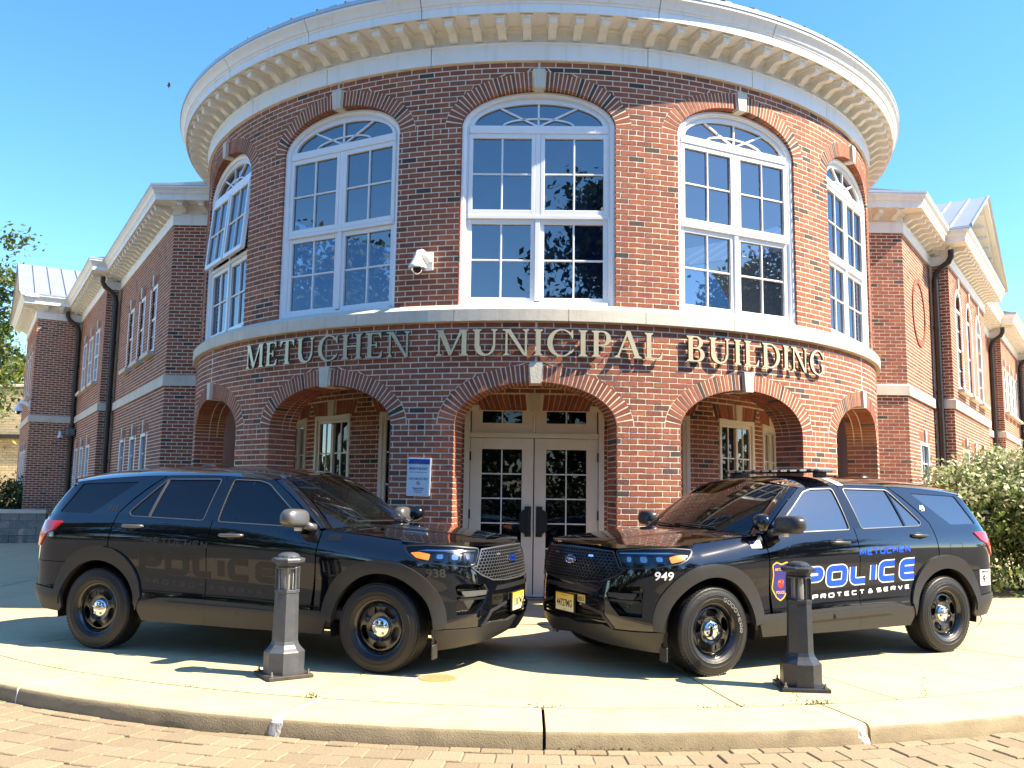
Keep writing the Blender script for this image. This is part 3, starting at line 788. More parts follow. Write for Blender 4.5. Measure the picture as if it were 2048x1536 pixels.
# entrance doors
def doors():
    hd = RAD(12.6); w = RI*math.sin(hd); d = RI*math.cos(hd)-.02
    M = Matrix.Translation((-DC[0], -DC[1], 0)) @ Matrix.Translation(dp(0, d, 0)) @ Matrix.Rotation(TH0, 4, 'Z')
    zb, zt = .19, ZJT+.06; zd = 2.28
    mb = MB(); frame_rect(mb, -w, w, zb, zt, .075, -.06, .08, .075, .02)
    mb.bbox((0, 0, zd+.035), (2*w-.152, .12, .065), .006); mb.bbox((0, -.01, (zd+.07+zt-.076)/2), (.03, .10, zt-.076-zd-.072), .004)
    fr_ = mb.build('door_frame', BEIGE); fr_.parent = building; fr_.matrix_local = M
    for s in (-1, 1):
        xa, xb = sorted((s*.004, s*(w-.078)))
        # transom panel with a small two-light window
        mb = MB(); t0, t1 = zd+.07, zt-.078; ga, gb = xa+.16, xb-.16; gz0, gz1 = t0+.13, t0+.345
        mb.box(((xa+xb)/2, .0, (t0+gz0)/2), (xb-xa-.03, .05, gz0-t0)); mb.box(((xa+xb)/2, 0, (t1+gz1)/2), (xb-xa-.03, .05, t1-gz1))
        for u0, u1 in ((xa+.015, ga), (gb, xb-.015)): mb.box(((u0+u1)/2, 0, (gz0+gz1)/2), (u1-u0, .05, gz1-gz0-.001))
        tp = mb.build('transom_panel', BEIGE, parent=fr_)
        mb = MB(); mb.box(((ga+gb)/2, -.012, (gz0+gz1)/2), (.016, .02, gz1-gz0)); mb.build('transom_muntin', VINYL, parent=fr_)
        mb = MB(); mb.add([(ga, 0, gz0), (gb, 0, gz0), (gb, 0, gz1), (ga, 0, gz1)], [(0, 1, 2, 3)]); mb.build('transom_pane', DGLASS, parent=fr_)
        # leaf
        mb = MB(); st = .155; g0, g1 = zb+.30, zd-.155
        for u in (xa+.003+st/2, xb-.003-st/2): mb.bbox((u, -.01, (zb+.012+zd)/2), (st, .05, zd-zb-.02), .005)
        mb.bbox(((xa+xb)/2, -.01, (g1+zd)/2), (xb-xa-.006-2*st, .048, zd-g1-.008), .005); mb.bbox(((xa+xb)/2, -.01, (zb+.012+g0)/2), (xb-xa-.006-2*st, .048, g0-zb-.012), .005)
        leaf = mb.build('door', BEIGE); leaf.parent = building; leaf.matrix_local = M
        x0, x1 = xa+.003+st, xb-.003-st; mb = MB()
        mb.box(((x0+x1)/2, -.012, (g0+g1)/2), (.017, .02, g1-g0))
        for q in range(1, 5):
            for e in (-1, 1): mb.box(((x0+x1)/2+e*((x1-x0)/4+.004), -.012, g0+(g1-g0)*q/5), ((x1-x0)/2-.010, .018, .017))
        mb.build('muntin', VINYL, parent=leaf)
        mb = MB(); mb.add([(x0, .0, g0), (x1, .0, g0), (x1, .0, g1), (x0, .0, g1)], [(0, 1, 2, 3)]); mb.build('pane', DGLASS, parent=leaf)
        # paddle pull plate
        mb = MB(); xx = s*.075; pr = [(-.035, -.21), (.035, -.21), (.035, .21), (-.035, .21)] if s < 0 else [(-.035, -.21), (.035, -.21), (.035, .21), (-.035, .21)]
        mb.bbox((xx, -.045, zb+.98), (.085, .02, .40), .006)
        wing = [(xx-s*.0, -.056, zb+.79), (xx+s*.11, -.085, zb+.86), (xx+s*.11, -.085, zb+1.10), (xx-s*.0, -.056, zb+1.17)]
        mb.add(wing+[(p[0], p[1]+.03, p[2]) for p in wing], [(0, 1, 2, 3), (7, 6, 5, 4), (0, 4, 5, 1), (1, 5, 6, 2), (2, 6, 7, 3), (3, 7, 4, 0)])
        mb.build('pull_handle', BLACKP, parent=leaf)
        mb = MB()
        for z in (zb+.35, zb+1.07, zd-.25): mb.box((s*(w-.082), -.045, z), (.022, .03, .12))
        mb.build('hinge', BLACKP, parent=leaf)
doors()
mb = MB(); mb.add([dp(-RAD(13)+RAD(26)*i/6, r, .186) for i in range(7) for r in (RI-.3, RI+.12)]+[dp(-RAD(13)+RAD(26)*i/6, RI+.12, .10) for i in range(7)], [(2*i, 2*i+1, 2*i+3, 2*i+2) for i in range(6)]+[(2*i+1, 14+i, 15+i, 2*i+3) for i in range(6)])
bpart(mb, 'threshold', STEELG)
# ================================================================== CORNICES
CPROF = [(-.06, .0), (.04, .0), (.04, .200), (.052, .207), (.056, .222), (.050, .232), (.022, .236), (.022, .362), (.050, .375), (.058, .392), (.072, .402), (.078, .43), (.392, .43), (.394, .415), (.412, .415), (.414, .515), (.424, .522), (.427, .545), (.444, .556), (.455, .590), (.478, .628), (.500, .650), (.506, .656), (.506, .692), (.30, .70), (-.06, .70)]
GPROF = [(.47, .694), (.517, .694), (.519, .74), (.47, .742)]
def bracket_mesh(k=1.0):
    pr = [(.018, .427), (.345, .427), (.346, .345), (.334, .330), (.310, .322), (.275, .322), (.235, .330), (.195, .330), (.160, .316), (.130, .292), (.100, .268), (.070, .258), (.022, .256)]
    mb = MB(); h = .050
    vs = [(-h, -o, z*k) for o, z in pr]+[(h, -o, z*k) for o, z in pr]; n = len(pr)
    mb.add(vs, [tuple(range(n))[::-1], tuple(range(n, 2*n))]+[(i, (i+1) % n, n+(i+1) % n, n+i) for i in range(n)])
    mb.bbox((0, -.20, .405*k), (.142, .345, .022), .004); mb.bbox((0, -.19, .421*k), (.166, .36, .012), .003)
    return mb.mesh('bracket', [WHITE])
BRK = bracket_mesh()
seams = [-100, -88, -74, -59, -44, -28.5, -13.4, 13.4, 28.5, 44, 59, 74, 88, 100]
segs = []
for a0, a1 in zip(seams[:-1], seams[1:]):
    mb = MB(); n = max(8, int((a1-a0)/1.3)); g = .055
    mb.sweep(CPROF, [lambda o, z, a=RAD(a0+g+(a1-a0-2*g)*i/n): dp(a, RU+o, ZCB+z) for i in range(n+1)], closed_prof=True, cap=True)
    segs.append((a0, a1, bpart(mb, 'cornice', WHITE, smooth=True, sharp=25)))
mb = MB(); n = 150
mb.sweep(GPROF, [lambda o, z, a=RAD(-100+200*i/n): dp(a, RU+o, ZCB+z) for i in range(n+1)], closed_prof=True); bpart(mb, 'gutter', ROOFM, smooth=True, sharp=30)
BL = Matrix.Translation((-DC[0], -DC[1], 0))
for i in range(-33, 33):
    a = (i+.5)*DTH/9; par = [s for s in segs if s[0] <= math.degrees(a) < s[1]][0][2]
    o = bpy.data.objects.new('bracket', BRK); link(o, parent=par); o.matrix_local = Matrix.Translation(dp(a, RU, ZCB)) @ Matrix.Rotation(TH0+a, 4, 'Z')
# backing behind the seams
mb = MB(); mb.sweep([(-.1, .0), (.0, .0), (.0, .42), (.37, .47), (.37, .68), (-.1, .68)], [lambda o, z, a=RAD(-100+200*i/60): dp(a, RU+o, ZCB+z) for i in range(61)], closed_prof=True); bpart(mb, 'cornice_backing', DARKIN)
# conical metal roof with ribs and snow guards
mb = MB(); n = 90; zr0 = ZCB+.735; sl = math.tan(RAD(29)); rr0 = RU+.50
mb.add([dp(RAD(360*i/n), r, zr0+(rr0-r)*sl) for i in range(n) for r in (rr0, .05)], [(2*i, 2*((i+1) % n), 2*((i+1) % n)+1, 2*i+1) for i in range(n)])
roof = bpart(mb, 'roof', SLATE)
mb = MB()
for i in range(90):
    a = RAD(4*i+1.3)
    for s in (0,):
        P = [dp(a-.012/rr0, rr0, zr0), dp(a+.012/rr0, rr0, zr0), dp(a+.012/rr0, rr0, zr0+.04), dp(a-.012/rr0, rr0, zr0+.04)]
        Q = [dp(a-.012, 1.0, zr0+(rr0-1)*sl), dp(a+.012, 1.0, zr0+(rr0-1)*sl), dp(a+.012, 1.0, zr0+(rr0-1)*sl+.04), dp(a-.012, 1.0, zr0+(rr0-1)*sl+.04)]
        mb.hexa(P+Q)
bpart(mb, 'roof_rib', SLATE, parent=roof)
mb = MB(); 
for i in range(90):
    a = RAD(4*i+1.3)
    for e, rr in ((.6, .16),):
        mb.hexa([dp(a+RAD(e), rr0-rr, zr0+rr*sl), dp(a+RAD(e+1.2), rr0-rr, zr0+rr*sl), dp(a+RAD(e+1.2), rr0-rr-.03, zr0+rr*sl), dp(a+RAD(e), rr0-rr-.03, zr0+rr*sl), dp(a+RAD(e), rr0-rr, zr0+rr*sl+.055), dp(a+RAD(e+1.2), rr0-rr, zr0+rr*sl+.055), dp(a+RAD(e+1.2), rr0-rr-.03, zr0+rr*sl+.055), dp(a+RAD(e), rr0-rr-.03, zr0+rr*sl+.055)])
bpart(mb, 'snow_guard', ROOFM, parent=roof)

# ================================================================== SERIF SIGN LETTERS
def rect(x0, y0, x1, y1): return [(x0, y0), (x1, y0), (x1, y1), (x0, y1)]
def serif(xc, y, w, up):
    h = .045; s = .075
    return [(xc-w/2-s, y), (xc+w/2+s, y), (xc+w/2+s*.9, y+up*h*.7), (xc+w/2, y+up*h*2.0), (xc-w/2, y+up*h*2.0), (xc-w/2-s*.9, y+up*h*.7)]
def stem(xc, w, y0=0.0, y1=1.0, b=True, t=True):
    o = [rect(xc-w/2, y0, xc+w/2, y1)]
    if b: o.append(serif(xc, y0, w, 1))
    if t: o.append(serif(xc, y1, w, -1))
    return o
def diag(x0, y0, x1, y1, w): return [(x0-w/2, y0), (x0+w/2, y0), (x1+w/2, y1), (x1-w/2, y1)]
def arcs(cx, cy_, ro, so, ri, si, a0, a1, n=28, cxi=None):
    cxi = cx if cxi is None else cxi
    A = [RAD(a0+(a1-a0)*i/n) for i in range(n+1)]
    return [(cx+ro*math.cos(a), cy_+so*math.sin(a)) for a in A]+[(cxi+ri*math.cos(a), cy_+si*math.sin(a)) for a in A[::-1]]
TK, TN = .165, .07
def glyph(ch):
    g = []
    if ch == 'I': return stem(.16, TK), .32
    if ch == 'L': return stem(.17, TK)+[rect(.17, 0, .62, .055), [(.55, 0), (.64, 0), (.68, .27), (.645, .27), (.57, .10), (.50, .05)]], .70
    if ch == 'T': return stem(.40, TK, t=False)+[rect(.04, .945, .76, 1), [(.03, 1), (.02, .75), (.055, .75), (.13, .90), (.2, .95), (.2, 1)], [(.77, 1), (.78, .75), (.745, .75), (.67, .90), (.6, .95), (.6, 1)]], .80
    if ch == 'E': return stem(.17, TK)+[rect(.17, .945, .60, 1), [(.52, 1), (.62, 1), (.64, .76), (.605, .76), (.55, .9), (.48, .95)], rect(.17, 0, .62, .055), [(.54, 0), (.65, 0), (.69, .27), (.655, .27), (.57, .10), (.5, .05)], rect(.17, .485, .47, .54), [(.44, .38), (.475, .38), (.475, .65), (.44, .65), (.40, .54), (.40, .485)]], .72
    if ch == 'H': return stem(.17, TK)+stem(.73, TK)+[rect(.17, .485, .73, .545)], .90
    if ch == 'N': return stem(.14, TN)+stem(.80, TN, b=False)+[[(.10, 1), (.27, 1), (.835, 0), (.80, -.02), (.72, 0)], rect(.0, .95, .2, 1)], .94
    if ch == 'M': return stem(.14, TN, t=False)+stem(1.02, TK, t=False)+[[(.06, 1), (.27, 1), (.61, .10), (.53, 0), (.50, 0)], [(.50, 0), (.56, 0), (.99, 1), (.88, 1)], rect(.02, .955, .2, 1), rect(.95, .955, 1.16, 1), rect(.94, .5, 1.10, 1)], 1.18
    if ch == 'U':
        o = stem(.17, TK, .35, 1, b=False)+stem(.76, TN, .35, 1, b=False)
        o.append(arcs(.44, .36, .352, .38, .20, .30, 180, 360, cxi=.49)); return o, .92
    if ch == 'C': return [arcs(.50, .5, .48, .53, .33, .475, 38, 322, cxi=.53), [(.86, .99), (.90, .99), (.90, .66), (.865, .66), (.82, .80), (.80, .86)], [(.80, .14), (.90, .28), (.93, .26), (.87, .13), (.82, .10)]], .96
    if ch == 'G': return [arcs(.50, .5, .48, .53, .33, .475, 38, 318, cxi=.53), [(.86, .99), (.90, .99), (.90, .66), (.865, .66), (.82, .80), (.80, .86)]]+stem(.84, TK, .06, .44, b=False), 1.02
    if ch == 'P': return stem(.17, TK)+[rect(.17, .945, .40, 1), rect(.17, .42, .40, .475), arcs(.38, .71, .30, .29, .14, .235, -90, 90)], .72
    if ch == 'B': return stem(.17, TK)+[rect(.17, .945, .40, 1), rect(.17, .50, .42, .555), rect(.17, 0, .42, .055), arcs(.38, .752, .265, .248, .115, .195, -90, 90), arcs(.40, .2775, .31, .2775, .145, .222, -90, 90)], .76
    if ch == 'D': return stem(.17, TK)+[rect(.17, .945, .40, 1), rect(.17, 0, .40, .055), arcs(.38, .5, .50, .5, .335, .445, -90, 90)], .92
    if ch == 'A': return [diag(.07, 0, .44, 1.02, TN), diag(.78, 0, .44, 1.02, TK+.01), rect(.2, .30, .66, .355), serif(.07, 0, TN, 1), serif(.78, 0, TK, 1), rect(.40, .95, .50, 1.04)], .90
letter_sign = empty('building_sign', (DC[0], DC[1], 0), label='raised metal serif letters METUCHEN MUNICIPAL BUILDING curved across the brick rotunda', cat='sign')
GL = {}
for word, s0, s1 in (('METUCHEN', -42.15, -15.6), ('MUNICIPAL', -12.6, 14.1), ('BUILDING', 17.0, 39.9)):
    ws = [glyph(c)[1] for c in word]; gap = .12; tot = sum(ws)+gap*(len(word)-1); A0 = RAD(s0)-TH0; A1 = RAD(s1)-TH0; k = (A1-A0)/tot; x = 0
    for ch, w in zip(word, ws):
        if ch not in GL: GL[ch] = tri2d(glyph(ch)[0], union=True, grid=.2, seg=.12)
        V, T = GL[ch]; mb = MB()
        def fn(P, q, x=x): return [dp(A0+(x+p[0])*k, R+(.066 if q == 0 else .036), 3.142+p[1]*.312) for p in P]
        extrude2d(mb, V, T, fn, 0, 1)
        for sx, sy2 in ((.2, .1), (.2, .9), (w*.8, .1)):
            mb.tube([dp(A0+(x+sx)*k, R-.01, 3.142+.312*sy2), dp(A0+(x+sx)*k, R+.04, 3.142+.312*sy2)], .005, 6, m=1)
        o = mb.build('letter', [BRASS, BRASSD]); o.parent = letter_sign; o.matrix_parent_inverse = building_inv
        x += w+gap

# ================================================================== WINGS
class Rect:
    def __init__(s, tc, w, z0, z1, jack=True): s.tc, s.h, s.z0, s.z1, s.jack = tc, w/2, z0, z1, jack
    def inner(s, z): return s.h if s.z0 <= z <= s.z1 else 0
    def outer(s, z):
        if s.z0-.001 <= z <= s.z1+.001: return s.h
        if s.jack and s.z1 < z < s.z1+.21: return s.h+.06+.10*(z-s.z1)/.21
        return 0
class Round(Arch):
    def __init__(s, tc, w, z0, zs): Arch.__init__(s, zs, w/2, w/2, .205); s.tc, s.z0, s.h = tc, z0, w/2
    def inner(s, z): return Arch.inner(s, z, .01) if z >= s.z0 else 0
    def outer(s, z): return Arch.outer(s, z) if z >= s.z0-.001 else 0
def nearf(z0): return ZH-C_/2+round((z0-ZH+C_/2)/C_)*C_
def wall_face(bm, mm, A, d, n, L, z0, z1, ops=(), s0=0.0, s1=0.0):
    A = np.array(A, float)
    def W(t, o, z): return (A[0]+d[0]*t+n[0]*o, A[1]+d[1]*t+n[1]*o, z)
    ka, kb = int(math.floor((z0-ZH+C_/2)/C_)), int(math.ceil((z1-ZH+C_/2)/C_))
    for k in range(ka, kb):
        zb = ZH-C_/2+k*C_; zt = zb+C_; b0, t0 = zb+J/2, zt-J/2
        def iv(z, meth, lo, hi):
            e = [lo]
            for o in sorted(ops, key=lambda q: q.tc):
                h = getattr(o, meth)(z); e += [o.tc-h, o.tc+h]
            return e+[hi]
        eb, et = iv(b0, 'outer', s0, L-s1), iv(t0, 'outer', s0, L-s1); mbb, mt = iv(zb+.001, 'inner', 0, L), iv(zt-.001, 'inner', 0, L)
        pitch = .2032; off = pitch/2*(k % 2)
        for i in range(0, len(eb), 2):
            for q in range(int((min(eb[i], et[i])-off)/pitch)-1, int((max(eb[i+1], et[i+1])-off)/pitch)+1):
                a0 = off+q*pitch+J/2; a1 = a0+pitch-J
                x0b, x1b, x0t, x1t = max(a0, eb[i]), min(a1, eb[i+1]), max(a0, et[i]), min(a1, et[i+1])
                if x1b-x0b < .012 and x1t-x0t < .012: continue
                if x1b < x0b: x0b = x1b = (x0b+x1b)/2
                if x1t < x0t: x0t = x1t = (x0t+x1t)/2
                o = random.uniform(0, .0022); D = -.05
                bm.add([W(x0b, o, b0), W(x1b, o, b0), W(x1b, D, b0), W(x0b, D, b0), W(x0t, o, t0), W(x1t, o, t0), W(x1t, D, t0), W(x0t, D, t0)], HEXF, tone())
            mm.add([W(mbb[i], -.0015, zb), W(mbb[i+1], -.0015, zb), W(mt[i+1], -.0015, zt), W(mt[i], -.0015, zt)], [(0, 1, 2, 3)])
    for o in ops:
        if isinstance(o, Rect):
            zj = nearf(o.z1)
            if o.jack:
                hw = o.h+.06; nq = max(4, int(2*hw/.07))
                for q in range(nq):
                    x0, x1 = -hw+2*hw*q/nq+.004, -hw+2*hw*(q+1)/nq-.004
                    if abs(x0+x1)/2 < .07: continue
                    f = (hw+.10)/hw
                    P = [(x0, .0, o.z1+.004), (x1, .0, o.z1+.004), (x1, -.05, o.z1+.004), (x0, -.05, o.z1+.004), (x0*f, 0, o.z1+.20), (x1*f, 0, o.z1+.20), (x1*f, -.05, o.z1+.20), (x0*f, -.05, o.z1+.20)]
                    bm.hexa([W(o.tc+p[0], p[1], p[2]) for p in P], tone())
            # brick reveals
            for sg in (-1, 1):
                x = o.tc+sg*o.h
                for k in range(int((o.z1-o.z0)/C_)):
                    za = o.z0+k*C_; xx = [x, x+sg*.05]
                    bm.add([W(xx[0], -.06, za+J/2), W(xx[1], -.06, za+J/2), W(xx[1], -.2, za+J/2), W(xx[0], -.2, za+J/2), W(xx[0], -.06, za+C_-J/2), W(xx[1], -.06, za+C_-J/2), W(xx[1], -.2, za+C_-J/2), W(xx[0], -.2, za+C_-J/2)], HEXF+[(2, 3, 7, 6)], tone())
                mm.add([W(x+sg*.008, 0-.009, o.z0), W(x+sg*.008, -.2, o.z0), W(x+sg*.008, -.2, o.z1), W(x+sg*.008, -.009, o.z1)], [(0, 1, 2, 3)])
            mm.add([W(o.tc-o.h, -.009, o.z1), W(o.tc+o.h, -.009, o.z1), W(o.tc+o.h, -.2, o.z1), W(o.tc-o.h, -.2, o.z1)], [(0, 1, 2, 3)])
        else:
            s_ = np.linspace(0, math.pi, 26)
            for p0, p1 in zip(s_[:-1]+.006, s_[1:]-.006):
                if abs((p0+p1)/2-math.pi/2) < .09: continue
                q = [o.pt(p0), o.pt(p0, .2), o.pt(p1, .2), o.pt(p1)]
                bm.add([W(o.tc+x, .0, z) for x, z in q]+[W(o.tc+x, -.2, z) for x, z in q], [(0, 1, 2, 3), (0, 3, 7, 4), (0, 4, 5, 1), (3, 2, 6, 7)], tone())
            lin = [(o.h+.008, o.z0)]+[o.pt(math.pi*q/20, .008) for q in range(21)]+[(-o.h-.008, o.z0)]
            vs = []
            for x, z in lin: vs += [W(o.tc+x, -.009, z), W(o.tc+x, -.2, z)]
            mm.add(vs, [(2*q, 2*q+2, 2*q+3, 2*q+1) for q in range(len(lin)-1)])
def wing_window(A, d, n, o, lights=3):
    A = np.array(A, float)
    M = Matrix(((d[0], -n[0], 0, A[0]+d[0]*o.tc-n[0]*.040), (d[1], -n[1], 0, A[1]+d[1]*o.tc-n[1]*.040), (0, 0, 1, 0), (0, 0, 0, 1)))
    Mb = BL @ M; mb = MB(); w = o.h; z0 = o.z0+.01; rnd = isinstance(o, Round); z1 = (o.zs if rnd else o.z1-.005)
    mb.bbox((-w+.045, 0, (z0+z1)/2), (.09, .09, z1-z0), .008); mb.bbox((w-.045, 0, (z0+z1)/2), (.09, .09, z1-z0), .008)
    mb.bbox((0, .0, z1-.035), (2*w-.18, .08, .07), .006); mb.bbox((0, 0, z0+.035), (2*w-.18, .08, .07), .006)
    mb.bbox((0, 0, (z0+z1)/2), (2*w-.18, .06, .05), .004)
    if rnd:
        mb.sweep([(0, .045), (0, -.045), (-.09, -.045), (-.09, .045)], [(lambda off, y, p=math.pi*i/20: (o.pt(p, off)[0], y, o.pt(p, off)[1])) for i in range(21)], closed_prof=True)
    win = mb.build('window', VINYL); win.parent = building; win.matrix_local = Mb
    mb = MB(); mb.box((0, .0, (z0+z1)/2), (.022, .03, z1-z0-.14))
    for q in (.25, .75): mb.box((0, .0, z0+(z1-z0)*q), (2*w-.18, .026, .022))
    mb.build('muntin', VINYL, parent=win)
    mb = MB(); mb.add([(-w+.08, .015, z0+.06), (w-.08, .015, z0+.06), (w-.08, .015, z1-.06), (-w+.08, .015, z1-.06)], [(0, 1, 2, 3)])
    if rnd: mb.add([(x, .016, z) for x, z in [o.pt(math.pi*i/20, -.08) for i in range(21)]], [tuple(range(21))])
    mb.build('pane', WGLASS, parent=win)
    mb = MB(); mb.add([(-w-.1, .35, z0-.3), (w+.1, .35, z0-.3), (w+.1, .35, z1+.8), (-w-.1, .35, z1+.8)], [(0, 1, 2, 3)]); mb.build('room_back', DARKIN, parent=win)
    # sill and keystone (proud of the brick face: local y = -0.085 is the face plane)
    mb = MB(); mb.bbox((0, -.055, o.z0-.045), (2*w+.16, .24, .085), .008); mb.build('sill', STONE, parent=win)
    zi = (o.zs+o.b-.01) if rnd else o.z1-.005; mb = MB(); zo = zi+.245
    mb.hexa([(-.05, -.075, zi), (.05, -.075, zi), (.05, .05, zi), (-.05, .05, zi), (-.075, -.075, zo), (.075, -.075, zo), (.075, .05, zo), (-.075, .05, zo)]); mb.build('keystone', STONE, parent=win)
def wing(name, P, sgn, ops, gable, zc0=6.57):
    P = [np.array(p, float) for p in P]; ds = []; ns = []; Ls = []
    for a, b in zip(P[:-1], P[1:]):
        L = np.linalg.norm(b-a); d = (b-a)/L; ds.append(d); ns.append(np.array((-d[1], d[0]))*sgn); Ls.append(L)
    bm, mm = MB(), MB()
    for i, (A, d, n, L) in enumerate(zip(P, ds, ns, Ls)):
        cs = 0.0
        if i > 0 and np.dot(ds[i-1], n) < -.05: cs = .056     # convex start
        wall_face(bm, mm, A, d, n, L, -.05, zc0+.02, ops.get(i, ()), s0=cs)
        for o in ops.get(i, ()): wing_window(A, d, n, o)
    bpart(mm, name+'_wall', MORTAR); bpart(bm, name+'_brickwork', BRICK, kind='stuff')
    ms = []
    for i in range(len(P)):
        if i == 0: ms.append(ns[0])
        elif i == len(P)-1: ms.append(ns[-1])
        else: ms.append((ns[i-1]+ns[i])/(1+np.dot(ns[i-1], ns[i])))
    def path(lo=0, hi=None): return [(lambda o, z, p=p, m_=m_: (p[0]+m_[0]*o, p[1]+m_[1]*o, z)) for p, m_ in list(zip(P, ms))[lo:hi]]
    K = .90
    mb = MB(); mb.sweep([(o, zc0+z*K) for o, z in CPROF], path(), closed_prof=True, cap=True); cor = bpart(mb, 'cornice', WHITE)
    mb = MB(); mb.sweep([(o, zc0+z*K) for o, z in GPROF], path(), closed_prof=True, cap=True); bpart(mb, 'gutter', ROOFM)
    mb = MB(); mb.sweep([(-.05, 3.46), (.045, 3.46), (.045, 3.645), (.038, 3.652), (-.02, 3.675), (-.05, 3.675)], path(), closed_prof=True, cap=True); bpart(mb, 'belt_course', STONE)
    mb = MB(); mb.sweep([(.47, zc0+.735*K), (-1.6, zc0+.735*K+.87), (-1.6, zc0+.3)], path()); bpart(mb, 'wing_roof', SLATE)
    for i, (A, d, n, L) in enumerate(zip(P, ds, ns, Ls)):
        cnt = int(L/.33)
        if cnt < 1: continue
        for q in range(cnt):
            t = (q+.5)*L/cnt; o = bpy.data.objects.new('bracket', BRKW); link(o, parent=cor)
            o.matrix_local = Matrix(((d[0]*sgn*-1 if False else -d[0]*sgn, -n[0], 0, A[0]+d[0]*t), (-d[1]*sgn, -n[1], 0, A[1]+d[1]*t), (0, 0, 1, zc0), (0, 0, 0, 1)))
    # gabled block roof with pediment
    i, rise, depth = gable; A, d, n, L = P[i], ds[i], ns[i], Ls[i]; e = .52; z0 = zc0+.735*K
    def G(t, o, z): return (A[0]+d[0]*t+n[0]*o, A[1]+d[1]*t+n[1]*o, z)
    apex = z0+rise; mb = MB()
    for sa, sb in ((-e, L/2), (L+e, L/2)):
        mb.add([G(sa, e+.06, z0), G(sb, e+.06, apex), G(sb, -depth, apex), G(sa, -depth, z0)], [(0, 1, 2, 3)])
        mb.add([G(sa, e+.06, z0-.03), G(sb, e+.06, apex-.03), G(sb, -depth, apex-.03), G(sa, -depth, z0-.03)], [(3, 2, 1, 0)])
        k = int((depth+e)/.42)
        for q in range(k):
            o = e+.05-q*.42
            mb.hexa([G(sa, o, z0), G(sa, o-.025, z0), G(sb, o-.025, apex), G(sb, o, apex), G(sa, o, z0+.045), G(sa, o-.025, z0+.045), G(sb, o-.025, apex+.045), G(sb, o, apex+.045)])
    mb.box((0, 0, 0), (.001, .001, .001), Matrix.Translation(G(L/2, 0, apex-.2)))
    gr = bpart(mb, 'gable_roof', ROOFM)
    mb = MB(); mb.add([G(.0, .06, z0-.02), G(L, .06, z0-.02), G(L/2, .06, apex-.1)], [(0, 1, 2)]); bpart(mb, 'tympanum', CREAM, parent=gr)
    mb = MB()
    for sa in (-e, L+e):
        sb = L/2
        for o0, o1, dz0, dz1 in ((.04, .40, -.20, -.13), (.04, .53, -.13, -.032)):
            mb.hexa([G(sa, o0, z0+dz0+.10), G(sa, o1, z0+dz0+.10), G(sb, o1, apex+dz0), G(sb, o0, apex+dz0), G(sa, o0, z0+dz1+.02), G(sa, o1, z0+dz1+.02), G(sb, o1, apex+dz1), G(sb, o0, apex+dz1)])
        for q in range(1, 9):
            t = sa+(sb-sa)*(q-.3)/8.4; zz = z0+rise*(t-sa)/(sb-sa)
            mb.box((0, 0, 0), (.08, .30, .09), Matrix.Translation(G(t, .22, zz-.20)) @ Matrix.Rotation(math.atan2(d[1], d[0]), 4, 'Z'))
    bpart(mb, 'raking_cornice', WHITE, parent=gr)
    return P, ds, ns, Ls
BRKW = bracket_mesh(.90)
AL = np.array([-6.62, 16.55]); dL = np.array([-.5270, .8499]); nL = np.array([-.8499, -.5270])
AR = np.array([7.31, 16.45]); dR = np.array([.561, .8278]); nR = np.array([.8278, -.561])
PL = [(-5.0, 16.55), AL, AL+6.77*dL, AL+6.77*dL+.33*nL, AL+12.3*dL+.33*nL, AL+12.3*dL+1.55*nL, AL+17.3*dL+1.55*nL, AL+17.3*dL-3*nL]
PR = [(5.6, 16.45), AR, AR+2.95*dR, AR+2.95*dR+.37*nR, AR+9.0*dR+.37*nR, AR+9.0*dR+.02*nR, AR+13.2*dR+.02*nR, AR+13.2*dR+.35*nR, AR+18.6*dR+.35*nR, AR+18.6*dR+2.2*nR]
def rw(tc, w, za, zb): return Rect(tc, w, nearf(za), nearf(zb))
opL = {1: [rw(t, .82, 4.33, 5.73) for t in (1.80, 3.22, 4.72)]+[rw(t, .82, .95, 2.70) for t in (1.93, 3.33, 4.83)],
       3: [rw(t-6.77, .82, 4.33, 5.73) for t in (8.06, 9.47, 10.93)]+[rw(t-6.77, .82, .95, 2.70) for t in (8.60, 10.04, 11.47)],
       5: [rw(t, .8, 4.33, 5.73) for t in (1.4, 2.5, 3.6)]+[rw(t, .8, .95, 2.70) for t in (1.4, 2.5, 3.6)]}
opR = {1: [rw(1.55, .95, .95, 2.68)],
       3: [Round(t-2.95, .98, nearf(3.98), nearf(5.76)) for t in (4.22, 5.93, 7.62)]+[rw(t-2.95, .95, .95, 2.66) for t in (4.42, 5.93, 7.5)],
       7: [rw(t-13.2, .8, 4.33, 5.73) for t in (14.0, 15.2, 16.4, 17.6)]}
wing('left_wing', PL, 1, opL, (5, 1.5, 7.0))
wing('right_wing', PR, -1, opR, (3, 1.65, 7.0))
# round brick medallion on the right wing
mb = MB(); cz, ct, r0_, r1_ = 5.28, 1.45, .60, .69
for q in range(58):
    a0, a1 = 2*math.pi*q/58+.006, 2*math.pi*(q+1)/58-.006
    P = [(r0_, a0), (r1_, a0), (r1_, a1), (r0_, a1)]
    pts = [(ct+r*math.cos(a), cz+r*math.sin(a)) for r, a in P]
    mb.hexa([tuple(AR+dR*t+nR*o)+(z,) for o in (.0, .022) for t, z in pts], tone())
bpart(mb, 'brick_medallion', BRICK)
